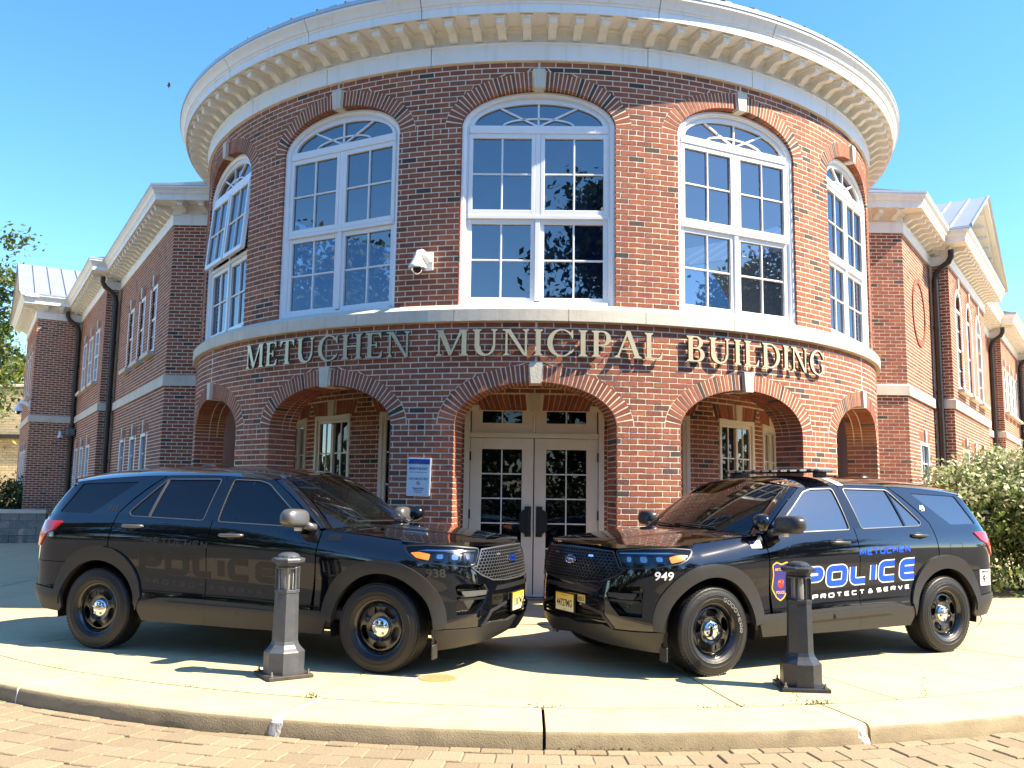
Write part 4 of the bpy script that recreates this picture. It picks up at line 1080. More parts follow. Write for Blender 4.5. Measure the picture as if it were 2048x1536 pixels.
# downspouts
def downspout(x, y, out, ztop=6.86, r=.062):
    out = np.array(out, float); b = np.array((x, y))
    p = [(*(b+out*.42), ztop), (*(b+out*.42), ztop-.14), (*(b+out*.36), ztop-.26), (*(b+out*.22), ztop-.36), (*(b+out*.11), ztop-.48), (*(b+out*.08), ztop-.62), (*(b+out*.08), 3.0), (*(b+out*.08), .0)]
    mb = MB(); mb.tube(p, r, 10)
    for z in (5.2, 3.8, 2.2): mb.lathe([(r+.008, z-.03), (r+.012, z-.03), (r+.012, z+.03), (r+.008, z+.03)], 12, Matrix.Translation((b[0]+out[0]*.08, b[1]+out[1]*.08, 0)))
    bpart(mb, 'downspout', BRONZE, smooth=True, sharp=50)
q = AL+6.66*dL; downspout(q[0]+nL[0]*.04, q[1]+nL[1]*.04, nL)
q = AL+12.2*dL+.33*nL; downspout(q[0], q[1], nL)
q = AR+2.83*dR; downspout(q[0]+nR[0]*.04, q[1]+nR[1]*.04, nR)
q = AR+13.05*dR+.02*nR; downspout(q[0], q[1], nR)
q = AR+18.45*dR+.35*nR; downspout(q[0], q[1], nR)
downspout(-5.74, 16.52, (0.12, -.5), 7.0, .055); downspout(6.17, 16.42, (-.12, -.5), 7.0, .055)
# ================================================================== POLICE SUVS
def pch(xs, ys):
    if xs[0] > xs[-1]: xs, ys = xs[::-1], ys[::-1]
    xs = np.array(xs, float); ys = np.array(ys, float); h = np.diff(xs); d = np.diff(ys)/h
    mm = np.zeros(len(xs)); mm[0] = d[0]; mm[-1] = d[-1]
    for i in range(1, len(xs)-1):
        if d[i-1]*d[i] > 0:
            w1 = 2*h[i]+h[i-1]; w2 = h[i]+2*h[i-1]; mm[i] = (w1+w2)/(w1/d[i-1]+w2/d[i])
    def f(x):
        x = np.clip(x, xs[0], xs[-1]); i = np.clip(np.searchsorted(xs, x)-1, 0, len(xs)-2)
        t = (x-xs[i])/h[i]; t2 = t*t; t3 = t2*t
        return (2*t3-3*t2+1)*ys[i]+(t3-2*t2+t)*h[i]*mm[i]+(-2*t3+3*t2)*ys[i+1]+(t3-t2)*h[i]*mm[i+1]
    return f
belt = pch([-4.1, -3.6, -2.67, -1.75, -.9, -.55, -.2, .17, .46, .75], [1.24, 1.27, 1.268, 1.245, 1.212, 1.187, 1.155, 1.115, 1.095, 1.075])
bwf = pch([-4.1, -3.4, -2.7, -1.7, -1.0, -.55, -.2, .3], [.91, .925, .935, .935, .925, .90, .875, .86])
prf = pch([.15, .22, .30, .38, .46, .54, .62, .70, .78, .84, .9, 1.0], [.90, .935, .958, .974, .968, .966, .972, .983, .992, .994, .990, .985])
xff = pch([.20, .35, .5, .62, .75, .9, 1.0, 1.08, 1.16], [.76, .87, .915, .915, .90, .875, .85, .82, .76])
xbf = pch([.25, .4, .55, .75, .95, 1.15, 1.28, 1.45, 1.62, 1.7], [-3.88, -4.0, -4.09, -4.09, -4.06, -4.02, -3.98, -3.86, -3.70, -3.64])
X0, XR, NF, NR = .15, -3.45, 2.6, 3.2
def Wd(x, z):
    b = belt(x); s = z/b
    k = np.clip((s-.80)/.20, 0, 1)
    lo = prf(np.minimum(s, 1.0))+(bwf(x)-.985)*k**2.2
    dz = np.maximum(z-b, 0)
    return lo-.36*dz-.28*dz*dz
def _tab(n, ax, ay):
    t = np.linspace(0, np.pi/2, 600); x = np.sin(t)**(2/n); y = np.cos(t)**(2/n)
    return t, np.concatenate([[0], np.cumsum(np.hypot(np.diff(x*ax), np.diff(y*ay)))])
TFt, SFt = _tab(NF, .72, .98); TRt, SRt = _tab(NR, .62, .97)
UC = X0+SFt[-1]; UB = XR-SRt[-1]
def SP(u, z):
    u = np.asarray(u, float); z = np.asarray(z, float)
    xm = np.clip(u, XR, X0); w = Wd(xm, z); x = xm.copy(); y = w.copy()
    f = u > X0
    tf = np.interp(u-X0, SFt, TFt); sx, cx = np.sin(tf)**(2/NF), np.maximum(np.cos(tf), 0)**(2/NF)
    x = np.where(f, X0+(xff(z)-X0)*sx, x); y = np.where(f, w*cx, y)
    r = u < XR
    tr = np.interp(XR-u, SRt, TRt); sx, cx = np.sin(tr)**(2/NR), np.maximum(np.cos(tr), 0)**(2/NR)
    x = np.where(r, XR+(xbf(z)-XR)*sx, x); y = np.where(r, w*cx, y)
    return np.stack([x, y, z], -1)
zcf = pch([-.6, -.4, -.1, .2, .5, .7, .79, .83], [1.232, 1.226, 1.208, 1.188, 1.160, 1.128, 1.100, 1.078])
def HP(x, y):
    x = np.asarray(x, float); y = np.asarray(y, float)
    ze = np.where(x < .17, belt(x), np.interp(x, [.17, .83], [belt(.17), 1.075])); k = np.clip(1-np.abs(y/.875)**2.3, 0, 1)
    fade = np.clip((.80-x)/.5, 0, 1)*np.clip((x+.7)/.3, 0, 1)
    z = ze+(zcf(x)-ze)*k+.012*fade/(1+np.exp((np.abs(y)-.47+.10*(x+.5))/.012))-.012*fade/(1+np.exp((np.abs(y)-.30)/.02))*.35
    return np.stack([x, y, z], -1)
zrf = pch([-1.08, -1.3, -1.6, -2.0, -2.6, -3.2, -3.6, -3.8], [1.693, 1.735, 1.762, 1.775, 1.768, 1.735, 1.692, 1.66])
def zt(x): return zrf(x)-.11
def RP(x, y):
    x = np.asarray(x, float); y = np.asarray(y, float)
    ye = Wd(x, zt(x)); z = zrf(x)-.11*np.clip(np.abs(y/ye), 0, 1.3)**3.2
    z = z-.006/(1+np.exp(-(np.abs(y)-.50)/.008))*0
    return np.stack([x, y, z], -1)
def WSB(p): return np.stack([-.33-.27*np.abs(p)**2.2, .76*p, 1.222-.030*p*p], -1)
def WST(p): return np.stack([-1.115-.055*p*p, .635*p, 1.695-.052*p*p], -1)
def WP(p, q):
    p = np.asarray(p, float); q = np.asarray(q, float)
    B, T = WSB(p), WST(p); k = (4*q*(1-q)*.03)[..., None]
    return B+(T-B)*q[..., None]+k*np.array([.5, 0, .85])
def normals(fn, a, b, e=.002):
    A, B = fn(a+e, b)-fn(a-e, b), fn(a, b+e)-fn(a, b-e); n = np.cross(A, B); return n/np.maximum(np.linalg.norm(n, axis=-1, keepdims=True), 1e-12)
def panel(name, loops, fn, mat, parent, sgn=1, off=0.0, rim=.018, grid=.035, seg=.03, flip=False, union=False, rimmat=None, VT=None, ref=None, **kw):
    """a sheet cut from an analytic surface, with turned-in edges and exact normals. fn(a,b)->xyz for the +y side"""
    V, T = VT if VT is not None else tri2d(loops, union=union, grid=grid, seg=seg)
    a, b = V[:, 0].copy(), V[:, 1].copy()
    N = normals(fn, a, b); P0 = fn(a, b)
    out = np.array(ref if ref is not None else (-1.4, 0, .75))
    d = ((P0-out)*N).sum(1)
    if ref is None:
        c = np.stack([P0[:, 0]*.18, P0[:, 1], P0[:, 2]-.7], 1); d = (c*N).sum(1)
    N[d < 0] *= -1
    P = P0+N*off; Q = P0+N*(off-rim)
    if sgn < 0: P[:, 1] *= -1; Q[:, 1] *= -1; N = N*np.array([1, -1, 1])
    T = np.array(T); A = P[T]; fnm = np.cross(A[:, 1]-A[:, 0], A[:, 2]-A[:, 0]); fl = (fnm*N[T[:, 0]]).sum(1) < 0; T[fl] = T[fl][:, ::-1]
    vs = [tuple(p) for p in P]; fs = [tuple(t) for t in T]; ln = [tuple(N[i]) for t in T for i in t]; mi = [0]*len(fs)
    if rim > 0:
        for i, j in boundary(T):
            k = len(vs); vs += [tuple(P[i]), tuple(P[j]), tuple(Q[j]), tuple(Q[i])]; fs.append((k+1, k, k+3, k+2))
            e1 = P[j]-P[i]; nn = np.cross(e1, N[i]); L = np.linalg.norm(nn); nn = nn/L if L > 1e-9 else N[i]
            ln += [tuple(nn)]*4; mi.append(1 if rimmat else 0)
    me = bpy.data.meshes.new(name); me.from_pydata(vs, [], fs); me.materials.append(mat)
    if rimmat: me.materials.append(rimmat); me.polygons.foreach_set('material_index', mi)
    me.polygons.foreach_set('use_smooth', [True]*len(fs)); me.update()
    me.normals_split_custom_set(ln)
    o = bpy.data.objects.new(name, me); return link(o, parent=parent, **kw)
def arcpts(cx, cz, r, a0, a1, n=18, p=2.0, rx=None):
    rx = rx or r; o = []
    for i in range(n+1):
        a = RAD(a0+(a1-a0)*i/n); c, s = math.cos(a), math.sin(a)
        o.append((cx+rx*abs(c)**(2/p)*(1 if c > 0 else -1), cz+r*abs(s)**(2/p)*(1 if s > 0 else -1)))
    return o
def lerp_pts(fnx, a, b, n=14): return [(a+(b-a)*i/n, float(fnx(a+(b-a)*i/n))) for i in range(n+1)]

PAINT = plain('car_paint', (.0028, .0034, .0058), .06, var=.1, coat=1.0, scale=2)
PAINT.node_tree.nodes['Principled BSDF'].inputs['Coat Roughness'].default_value = .012
PAINT.node_tree.nodes['Principled BSDF'].inputs['Coat IOR'].default_value = 1.5
CLAD = plain('cladding_plastic', (.028, .0275, .027), .45, var=.08, scale=30, bump=.06, bscale=900)
SATIN = plain('satin_silver', (.16, .157, .15), .38, metal=.6, var=.06, scale=8)
SATIND = plain('satin_dark', (.035, .035, .036), .38, var=.1, scale=8)
CHROME = plain('chrome', (.85, .84, .82), .06, metal=1.0, var=.03)
RUBBER = plain('rubber', (.0085, .0085, .0088), .50, var=.18, scale=25, bump=.25, bscale=60)
GLOSSB = plain('gloss_black', (.004, .004, .0045), .10, var=.1, coat=.6)
RIMB = plain('black_wheel_paint', (.006, .006, .0065), .16, var=.15, coat=.7)
CGLASS = glassy('car_glass', (.01, .012, .012), 1.75, .006, transp=.85, tint=(.42, .50, .47))
TGLASS = glassy('tinted_glass', (.004, .004, .005), 1.70, .006, transp=.25, tint=(.10, .11, .12))
SKYGL = glassy('side_glass_reflective', (.02, .03, .04), 3.2, .01, transp=.4, tint=(.3, .33, .33))
LENS = glassy('lamp_lens', (.02, .02, .02), 1.55, .01, transp=.96, tint=(.92, .94, .95))
SEATM = plain('seat_cloth', (.02, .02, .021), .9, var=.2)
DASH = plain('dash_plastic', (.018, .018, .018), .7, var=.2)
def emissive_like(name, c, rough=.15, ior=1.5):
    m = plain(name, c, rough, var=.05, coat=.6); return m
AMBER = emissive_like('amber_lens', (.75, .20, .015))
REDL = emissive_like('red_lens', (.55, .012, .018))
LAMPW = plain('lamp_reflector', (.75, .76, .78), .12, metal=.9, var=.05)
LAMPD = plain('lamp_chrome_dark', (.62, .63, .66), .12, metal=.9, var=.1)
HOUS = plain('lamp_housing', (.02, .02, .022), .25, var=.2, coat=.3)
BLUEV = plain('blue_vinyl', (.010, .085, .72), .30, var=.03)
WHITEV = plain('white_vinyl_decal', (.80, .81, .83), .35, var=.03)
GHOST = plain('ghost_vinyl', (.010, .010, .010), .34, var=.08)
GHOST2 = plain('ghost_vinyl_light', (.035, .034, .033), .34, var=.08)
BLUED = plain('badge_blue', (.008, .03, .22), .2, var=.05, coat=.6)
YELV = plain('yellow_vinyl', (.80, .46, .03), .4, var=.05)
NAVY = plain('navy_vinyl', (.035, .03, .20), .4, var=.08)
REDV = plain('red_vinyl', (.5, .03, .04), .4, var=.05)
def plate_mat():
    m, nt, bs = new_mat('plate_yellow'); tc = node(nt, 'ShaderNodeTexCoord'); sx = node(nt, 'ShaderNodeSeparateXYZ'); nt.links.new(tc.outputs['Generated'], sx.inputs[0])
    rp = node(nt, 'ShaderNodeValToRGB'); rp.color_ramp.elements[0].position = .25; rp.color_ramp.elements[0].color = (.80, .74, .45, 1); rp.color_ramp.elements[1].position = .95; rp.color_ramp.elements[1].color = (.80, .52, .03, 1)
    nt.links.new(sx.outputs['Z'], rp.inputs[0]); nt.links.new(rp.outputs[0], bs.inputs['Base Color']); bs.inputs['Roughness'].default_value = .4; return m
PLATE = plate_mat()
INK = plain('black_ink', (.012, .012, .012), .5, var=.1)

# ---- square display lettering built from strokes
def offset_stroke(pts, w, rc=.0):
    pts = [np.array(p, float) for p in pts]; closed = np.allclose(pts[0], pts[-1])
    # round the centreline
    out = []
    core = pts[:-1] if closed else pts
    N = len(core)
    for i in range(N):
        if not closed and i in (0, N-1): out.append(core[i]); continue
        p, a, b = core[i], core[i-1], core[(i+1) % N]; da, db = np.linalg.norm(a-p), np.linalg.norm(b-p); q = min(rc, da*.49, db*.49)
        if q < 1e-4: out.append(p); continue
        s0, s1 = p+(a-p)/da*q, p+(b-p)/db*q
        for k in range(6): t = k/5; out.append((1-t)**2*s0+2*t*(1-t)*p+t*t*s1)
    n = len(out); Lf = []; Rt = []
    for i in range(n):
        a = out[i-1] if (closed or i > 0) else None; b = out[(i+1) % n] if (closed or i < n-1) else None; p = out[i]
        d1 = (p-a)/max(np.linalg.norm(p-a), 1e-9) if a is not None else None; d2 = (b-p)/max(np.linalg.norm(b-p), 1e-9) if b is not None else None
        if d1 is None: d1 = d2
        if d2 is None: d2 = d1
        n1, n2 = np.array((-d1[1], d1[0])), np.array((-d2[1], d2[0])); mm = (n1+n2)/max(.35, 1+n1@n2)
        Lf.append(tuple(p+mm*w/2)); Rt.append(tuple(p-mm*w/2))
    if closed:
        quads = [[Lf[i], Lf[(i+1) % n], Rt[(i+1) % n], Rt[i]] for i in range(n)]
        return quads
    return [[Lf[i], Lf[i+1], Rt[i+1], Rt[i]] for i in range(n-1)]
SQ = {  # centrelines on a box of height 1
 'P': (1.15, [[(.0, 0), (.0, 1)], [(0, 1), (1.15, 1), (1.15, .42), (0, .42)]]), 'O': (1.2, [[(0, .5), (0, 1), (1.2, 1), (1.2, 0), (0, 0), (0, .5)]]),
 'L': (1.0, [[(0, 1), (0, 0), (1.0, 0)]]), 'I': (.0, [[(0, 0), (0, 1)]]), 'C': (1.1, [[(1.1, 1), (0, 1), (0, 0), (1.1, 0)]]),
 'E': (1.05, [[(1.05, 1), (0, 1), (0, 0), (1.05, 0)], [(0, .5), (.98, .5)]]), 'M': (1.3, [[(0, 0), (0, 1), (.65, .25), (1.3, 1), (1.3, 0)]]),
 'T': (1.1, [[(0, 1), (1.1, 1)], [(.55, 1), (.55, 0)]]), 'U': (1.1, [[(0, 1), (0, 0), (1.1, 0), (1.1, 1)]]), 'H': (1.1, [[(0, 0), (0, 1)], [(1.1, 0), (1.1, 1)], [(0, .5), (1.1, .5)]]),
 'N': (1.1, [[(0, 0), (0, 1), (1.1, 0), (1.1, 1)]]), 'R': (1.1, [[(0, 0), (0, 1), (1.1, 1), (1.1, .45), (0, .45)], [(.5, .45), (1.1, 0)]]), 'S': (1.05, [[(1.05, 1), (0, 1), (0, .5), (1.05, .5), (1.05, 0), (0, 0)]]),
 'V': (1.1, [[(0, 1), (.55, 0), (1.1, 1)]]), '&': (1.05, [[(1.05, .0), (.2, .8), (.3, 1), (.65, 1), (.7, .78), (0, .35), (.05, 0), (.6, 0), (1.0, .5)]]), ' ': (.35, []),
 'G': (1.1, [[(1.1, 1), (0, 1), (0, 0), (1.1, 0), (1.1, .48), (.6, .48)]]), 'D': (1.1, [[(0, .5), (0, 1), (1.1, 1), (1.1, 0), (0, 0), (0, .5)]]), 'A': (1.1, [[(0, 0), (0, 1), (1.1, 1), (1.1, 0)], [(0, .42), (1.1, .42)]]), 'Y': (1.1, [[(0, 1), (.55, .5), (1.1, 1)], [(.55, .5), (.55, 0)]]),
 '9': (.72, [[(.72, .45), (0, .45), (0, 1), (.72, 1), (.72, 0), (0, 0)]]), '4': (.75, [[(.58, 0), (.58, 1), (0, .33), (.78, .33)]]), '1': (.35, [[(0, .8), (.3, 1), (.3, 0)]]), '3': (.7, [[(0, 1), (.7, 1), (.7, 0), (0, 0)], [(.15, .5), (.7, .5)]]), '8': (.72, [[(0, .5), (0, 1), (.72, 1), (.72, 0), (0, 0), (0, .5)], [(0, .5), (.72, .5)]])}
def sq_text(txt, w=.24, gap=.42, rc=.3, slant=0.0, chars=False):
    loops = []; x = 0; per = []
    for ch in txt:
        wd, st = SQ[ch]; mine = []
        for s in st:
            for q in offset_stroke(s, w, rc if ch not in 'MNV4&TIHYA1R' else (.05 if ch != 'R' else .25)): mine.append([(px_+x+slant*pz, pz) for px_, pz in q])
        loops += mine
        if mine: per.append(mine)
        x += wd+(gap if ch != ' ' else 0)
    A = np.array([p for l in loops for p in l]); return (per if chars else loops), A.min(0), A.max(0)
def decal(name, txt, u_a, u_b, z_a0, z_b0, h_a, h_b, mat, parent, side, off=.002, w=.24, gap=.42, rc=.3, slant=0., grow=0.0):
    """text from u_a (left in the reader's view) to u_b; baseline z and height given at both ends; one object for each letter"""
    per, lo, hi = sq_text(txt, w, gap, rc, slant, True)
    if grow: per, _, _ = sq_text(txt, w+grow, gap, rc, slant, True)
    for loops in per:
        V, T = tri2d(loops, union=True, grid=.3 if h_a > .1 else None, seg=.25 if h_a > .1 else None)
        t = (V[:, 0]-lo[0])/(hi[0]-lo[0]); q = (V[:, 1]-lo[1])/(hi[1]-lo[1])
        U = u_a+(u_b-u_a)*t; Zz = (z_a0+(z_b0-z_a0)*t)+q*(h_a+(h_b-h_a)*t)
        panel(name, None, SP, mat, parent, sgn=side, off=off, rim=0, VT=(np.stack([U, Zz], 1), T))
def font_decal(name, txt, uc, zc, h, mat, parent, side, off=.002, bold=.02, sx=1.0):
    V, T = text_loops(txt, 1.0, bold); c = (V.min(0)+V.max(0))/2; hh = np.ptp(V[:, 1]); V = (V-c)/hh*h; V[:, 0] *= sx
    d = -1 if side > 0 else 1
    return panel(name, None, SP, mat, parent, sgn=side, off=off, rim=0, VT=(np.stack([uc+V[:, 0]*d, zc+V[:, 1]], 1), T))

def wheel_parts(parent, cx, ysgn, good=False):
    yc = .846
    W0 = empty('wheel', (cx, ysgn*yc, .381), 0, parent=parent)
    # local axis: y outward
    M = Matrix.Rotation(RAD(-90)*ysgn, 4, 'X')       # local z -> +-y
    mb = MB()
    pr = [(.232, .098), (.240, .112), (.258, .124), (.268, .1270), (.270, .1295), (.275, .1295), (.277, .1275), (.300, .1290), (.302, .1312), (.307, .1312), (.309, .1288), (.322, .127), (.340, .121), (.352, .116), (.358, .117), (.368, .108), (.376, .096)]
    half = []
    for w0, w1, r in ((.094, .064, .379), (.058, .026, .381)): half += [(r, w0), (r+.001, w1), (r-.009, w1-.001), (r-.009, w1-.0055)]
    full = pr+half+[(.382, .020), (.382, -.020)]+[(r, -w) for r, w in half[::-1]]+[(r, -w) for r, w in pr[::-1]]
    mb.lathe(full, 72, M); 
    for i in range(72):                                # tread sipes: shallow raised shoulder blocks
        a = 2*math.pi*(i+.5)/72
        for s in (-1, 1):
            Q = M @ Matrix.Rotation(a, 4, 'Z') @ Matrix.Translation((.3735, 0, s*.100)) @ Matrix.Rotation(s*RAD(-28), 4, 'Y'); mb.box((0, 0, 0), (.012, .022, .020), Q)
    t = mb.build('tyre', RUBBER, parent=W0, smooth=True, sharp=35)
    # rim barrel
    mb = MB(); mb.lathe([(.215, -.08), (.205, .02), (.212, .066), (.222, .084), (.232, .094), (.238, .101), (.236, .107), (.229, .104), (.221, .093), (.213, .076), (.208, .060)], 60, M)
    V, T = None, None
    circ = lambda r, n: [(r*math.cos(2*math.pi*i/n), r*math.sin(2*math.pi*i/n)) for i in range(n)]
    loops = [circ(.2095, 60)]
    for k in range(5):
        a = 2*math.pi*(k+.5)/5+math.pi/2; hole = []
        for i in range(22):
            t_ = 2*math.pi*i/22; dr = .034*math.copysign(abs(math.sin(t_))**.8, math.sin(t_)); da = .40*math.copysign(abs(math.cos(t_))**.8, math.cos(t_))*(1+.12*math.sin(t_))
            hole.append(((.151+dr)*math.cos(a+da), (.151+dr)*math.sin(a+da)))
        loops.append(hole)
    V, T = tri2d(loops, grid=.012)
    h = pch([0, .07, .095, .115, .15, .178, .19, .2, .2095], [.058, .058, .066, .073, .066, .072, .074, .068, .056])
    ang = np.arctan2(V[:, 1], V[:, 0]); rr = np.hypot(V[:, 0], V[:, 1])
    sp_ = np.exp(-((rr-.148)/.035)**2)*.010*(.5+.5*np.cos(5*(ang-math.pi/2)))   # raised spokes between the slots
    hz = h(rr)+sp_
    def fn(P, q):
        return [M @ Vector((p[0], p[1], float(z)-q*.012)) for p, z in zip(P, hz)]
    extrude2d(mb, V, T, fn)
    mb.build('rim', RIMB, parent=W0, smooth=True, sharp=45)
    mb = MB(); mb.lathe([(.0, .096), (.028, .095), (.056, .089), (.074, .082), (.082, .075), (.085, .060), (.085, .05)], 32, M)
    for k in range(5):
        a = 2*math.pi*k/5+.3; mb.lathe([(0, .018), (.007, .0175), (.011, .013), (.012, 0), (.015, -.002)], 10, M @ Matrix.Translation((.057*math.cos(a), .057*math.sin(a), .086)))
    mb.build('hub_cap', CHROME, parent=W0, smooth=True, sharp=40)
    mb = MB(); mb.lathe([(.0, .02), (.165, .02), (.168, .0), (.168, -.015), (0, -.015)], 40, M); mb.box((0, 0, 0), (.10, .16, .10), M @ Matrix.Translation((-.12, .1, .0)))
    mb.build('brake_disc', plain('brake_metal', (.10, .095, .09), .5, metal=.8) if 'brake_metal' not in MATS else MATS['brake_metal'], parent=W0)
    if good:
        loops, lo, hi = sq_text('GOODYEAR', .22, .5, .3); V, T = tri2d(loops, union=True)
        mb = MB(); th = 1.5*math.pi/2.2/(hi[0]-lo[0]); P = []
        for rep in (0,):
            for x, z in V:
                a = math.pi*1.18-(x-(lo[0]+hi[0])/2)*th*.62; r = .268+z*.030; P.append(M @ Vector((r*math.cos(a), r*math.sin(a), .1295)))
        mb.add(P, [tuple(t) for t in T]); mb.build('tyre_lettering', plain('tyre_letters', (.22, .22, .21), .6), parent=W0)
    return W0

GLF = [(-1.70, 1.240), (-1.668, 1.625), (-1.38, 1.615), (-1.27, 1.585), (-.90, 1.315), (-.79, 1.226), (-.83, 1.214)]
GLR = [(-2.695, 1.272), (-2.735, 1.300), (-2.425, 1.622), (-1.815, 1.627), (-1.868, 1.248)]
GLQ = [(-3.20, 1.281), (-3.64, 1.288), (-3.475, 1.575), (-2.76, 1.598), (-3.06, 1.375)]
rock = pch([-2.6, -2.45, -2.25, -1.99, -1.0, -.5], [.470, .490, .525, .530, .505, .490])
def grow_poly(poly, d):
    p = np.array(poly); c = p.mean(0); n = len(p); out = []
    area2 = sum(p[i][0]*p[(i+1) % n][1]-p[(i+1) % n][0]*p[i][1] for i in range(n)); s = 1 if area2 > 0 else -1
    for i in range(n):
        a, b, q = p[i-1], p[(i+1) % n], p[i]; d1 = (q-a)/max(np.linalg.norm(q-a), 1e-9); d2 = (b-q)/max(np.linalg.norm(b-q), 1e-9)
        n1, n2 = np.array((d1[1], -d1[0]))*s, np.array((d2[1], -d2[0]))*s; m_ = (n1+n2)/max(.4, 1+n1@n2); out.append(tuple(q+m_*d))
    return out
HEAD = [(.205, 1.068), (.288, 1.000), (.374, .962), (.583, .932), (.81, .912), (.885, .920), (.950, 1.050), (.66, 1.074), (.40, 1.080)]
GRIL = [(.982, 1.050), (1.25, 1.062), (UC, 1.066), (UC, .758), (1.30, .762), (1.09, .775), (.945, .826), (.838, .898), (.905, .915)]
FOG = [(.665, .742), (.705, .766), (.975, .752), (1.008, .690), (.962, .603), (.868, .512), (.668, .506)]

def police_suv(loc, rz, label, opt):
    car = empty('police_suv', loc, rz, label=label, cat='police car', group='police SUVs parked nose to nose before the entrance')
    dark = opt['ghost']
    for side in (1, -1):
        fa = lambda r, a0, a1: arcpts(.02, .375, r, a0, a1)
        ra = lambda r, a0, a1: arcpts(-3.02, .375, r, a0, a1)
        # fender
        fen = lerp_pts(lambda x: belt(x)-.004, -.596, .195, 16)+[(.278, 1.004), (.366, .960), (.450, .944), (.445, .86)]+[p for p in fa(.485, 48, 166)]+[(-.575, .490), (-.632, .492), (-.618, .80), (-.606, 1.05)]
        panel('front_fender', [fen], SP, PAINT, car, side)
        # doors
        fd = [(-.668, .502)]+[(-.630, .80), (-.618, 1.05), (-.612, 1.172), (-.655, 1.205)]+[(-.655-.585*t, 1.205+.425*t+.02*math.sin(math.pi*t)) for t in np.linspace(.1, 1, 10)]+lerp_pts(lambda x: zt(x)-.003, -1.34, -1.756, 8)+[(-1.756, 1.24), (-1.768, .9)]+lerp_pts(lambda x: rock(x)+.004, -1.772, -.668, 10)
        d1 = panel('front_door', [fd, rounded(GLF, .03)], SP, PAINT, car, side)
        rd = lerp_pts(lambda x: zt(x)-.003, -1.766, -2.455, 10)+[(-2.60, 1.545), (-2.74, 1.42), (-2.862, 1.29), (-2.884, 1.18), (-2.905, 1.0), (-2.903, .90)]+ra(.487, 74, 12)+[(-2.545, .488)]+lerp_pts(lambda x: rock(x)+.004, -2.46, -1.780, 8)+[(-1.777, .9), (-1.766, 1.24)]
        d2 = panel('rear_door', [rd, rounded(GLR, .03)], SP, PAINT, car, side)
        qp = lerp_pts(lambda x: zt(x)-.003, -2.470, -3.60, 14)+[(-3.69, 1.46), (-3.765, 1.30), (-3.80, 1.22), (-3.80, .812)]+[(-3.5, .812)]+ra(.487, 116.5, 75)+[(-2.915, .90), (-2.917, 1.0), (-2.896, 1.18), (-2.874, 1.294), (-2.752, 1.428), (-2.612, 1.555)]
        panel('quarter_panel', [qp, rounded(GLQ, [.02, .02, .05, .02, .05])], SP, PAINT, car, side)
        # glass, trims
        for nm, gl, mt, par in (('front_window', GLF, opt['front_glass'], d1), ('rear_window', GLR, TGLASS if dark else opt['front_glass'], d2), ('quarter_window', GLQ, opt['quarter_glass'], car)):
            panel(nm, [grow_poly(rounded(gl, .03), .010)], SP, mt, par, side, off=-.008, rim=0)
        for nm, gl, par in (('window_trim', GLF, d1), ('window_trim', GLR, d2)):
            rg = rounded(gl, .03); panel(nm, [grow_poly(rg, .008), rg], SP, opt['trim'], par, side, off=.004, rim=.012, grid=None)
        panel('window_divider', [[(-2.503, 1.268), (-2.478, 1.268), (-2.405, 1.622), (-2.428, 1.622)]], SP, opt['trim'] if dark else GLOSSB, d2, side, off=.002, rim=.01, grid=None)
        panel('pillar_cover', [[(-1.862, 1.252), (-1.708, 1.246), (-1.676, 1.628), (-1.81, 1.63)]], SP, GLOSSB, car, side, off=-.004 if False else .0025, rim=.004, grid=.05)
        # sills and cladding
        rk = lerp_pts(lambda x: rock(x), -2.545, -.56, 16)+[(-.50, .42), (-.55, .300), (-1.5, .296), (-2.49, .302), (-2.53, .38)]
        sill = panel('sill_cladding', [rk], SP, CLAD, car, side, off=.012, rim=.04)
        panel('sill_rib', [rounded([(-2.21, .437), (-2.21, .492), (-1.0, .470), (-1.0, .415)], .03)], SP, CLAD, sill, side, off=.022, rim=.012)
        panel('door_seam', [[(-1.776, .30), (-1.770, .30), (-1.776, .53), (-1.782, .53)]], SP, INK, sill, side, off=.0235 if False else .0128, rim=0, grid=None)
        for nm, cx, ro, rx in (('wheel_arch_front', .02, .575, .572), ('wheel_arch_rear', -3.02, .600, .535)):
            ou = arcpts(cx, .375, ro, 2 if cx > 0 else 12, 176 if cx > 0 else 176, 40, 2.25, rx); inn = arcpts(cx, .375, .468, 176, 2, 34)
            panel('wheel_arch', [ou+inn], SP, CLAD, car, side, off=.020, rim=.06, grid=.03)
        # rear bumper, tail
        rbp = [(-3.20, .806), (-3.80, .806), (UB, .806), (UB, .565), (-3.76, .575), (-3.53, .548)]+ra(.487, 158, 116)
        panel('rear_bumper', [rbp], SP, PAINT, car, side)
        panel('rear_cladding', [[(-3.46, .545), (-3.53, .540), (-3.76, .566), (UB, .558), (UB, .36), (-3.9, .36), (-3.50, .335), (-3.45, .38)]], SP, CLAD, car, side, off=.010, rim=.03)
        panel('liftgate', [[(-3.81, .815), (-3.81, 1.22), (-3.83, 1.245), (UB, 1.245), (UB, .815)]], SP, PAINT, car, side)
        panel('rear_glass', [[(-3.775, 1.30), (-3.72, 1.40), (-3.655, 1.55), (UB, 1.60), (UB, 1.255), (-3.84, 1.255)]], SP, TGLASS, car, side, off=-.004)
        tail = [(-3.505, 1.200), (-3.60, 1.118), (-3.71, 1.082), (-3.80, .955), (-3.98, .955), (-4.02, 1.08), (-3.95, 1.205)]
        tl = panel('tail_light', [rounded(tail, .03)], SP, REDL, car, side, off=.012, rim=.03)
        panel('reflector_strip', [[(-3.72, 1.06), (-3.80, .965), (-3.97, .965), (-4.0, 1.06)]], SP, emissive_like('red_lens_bright', (.7, .03, .015)) if 'red_lens_bright' not in MATS else MATS['red_lens_bright'], tl, side, off=.0145, rim=0, grid=.03)
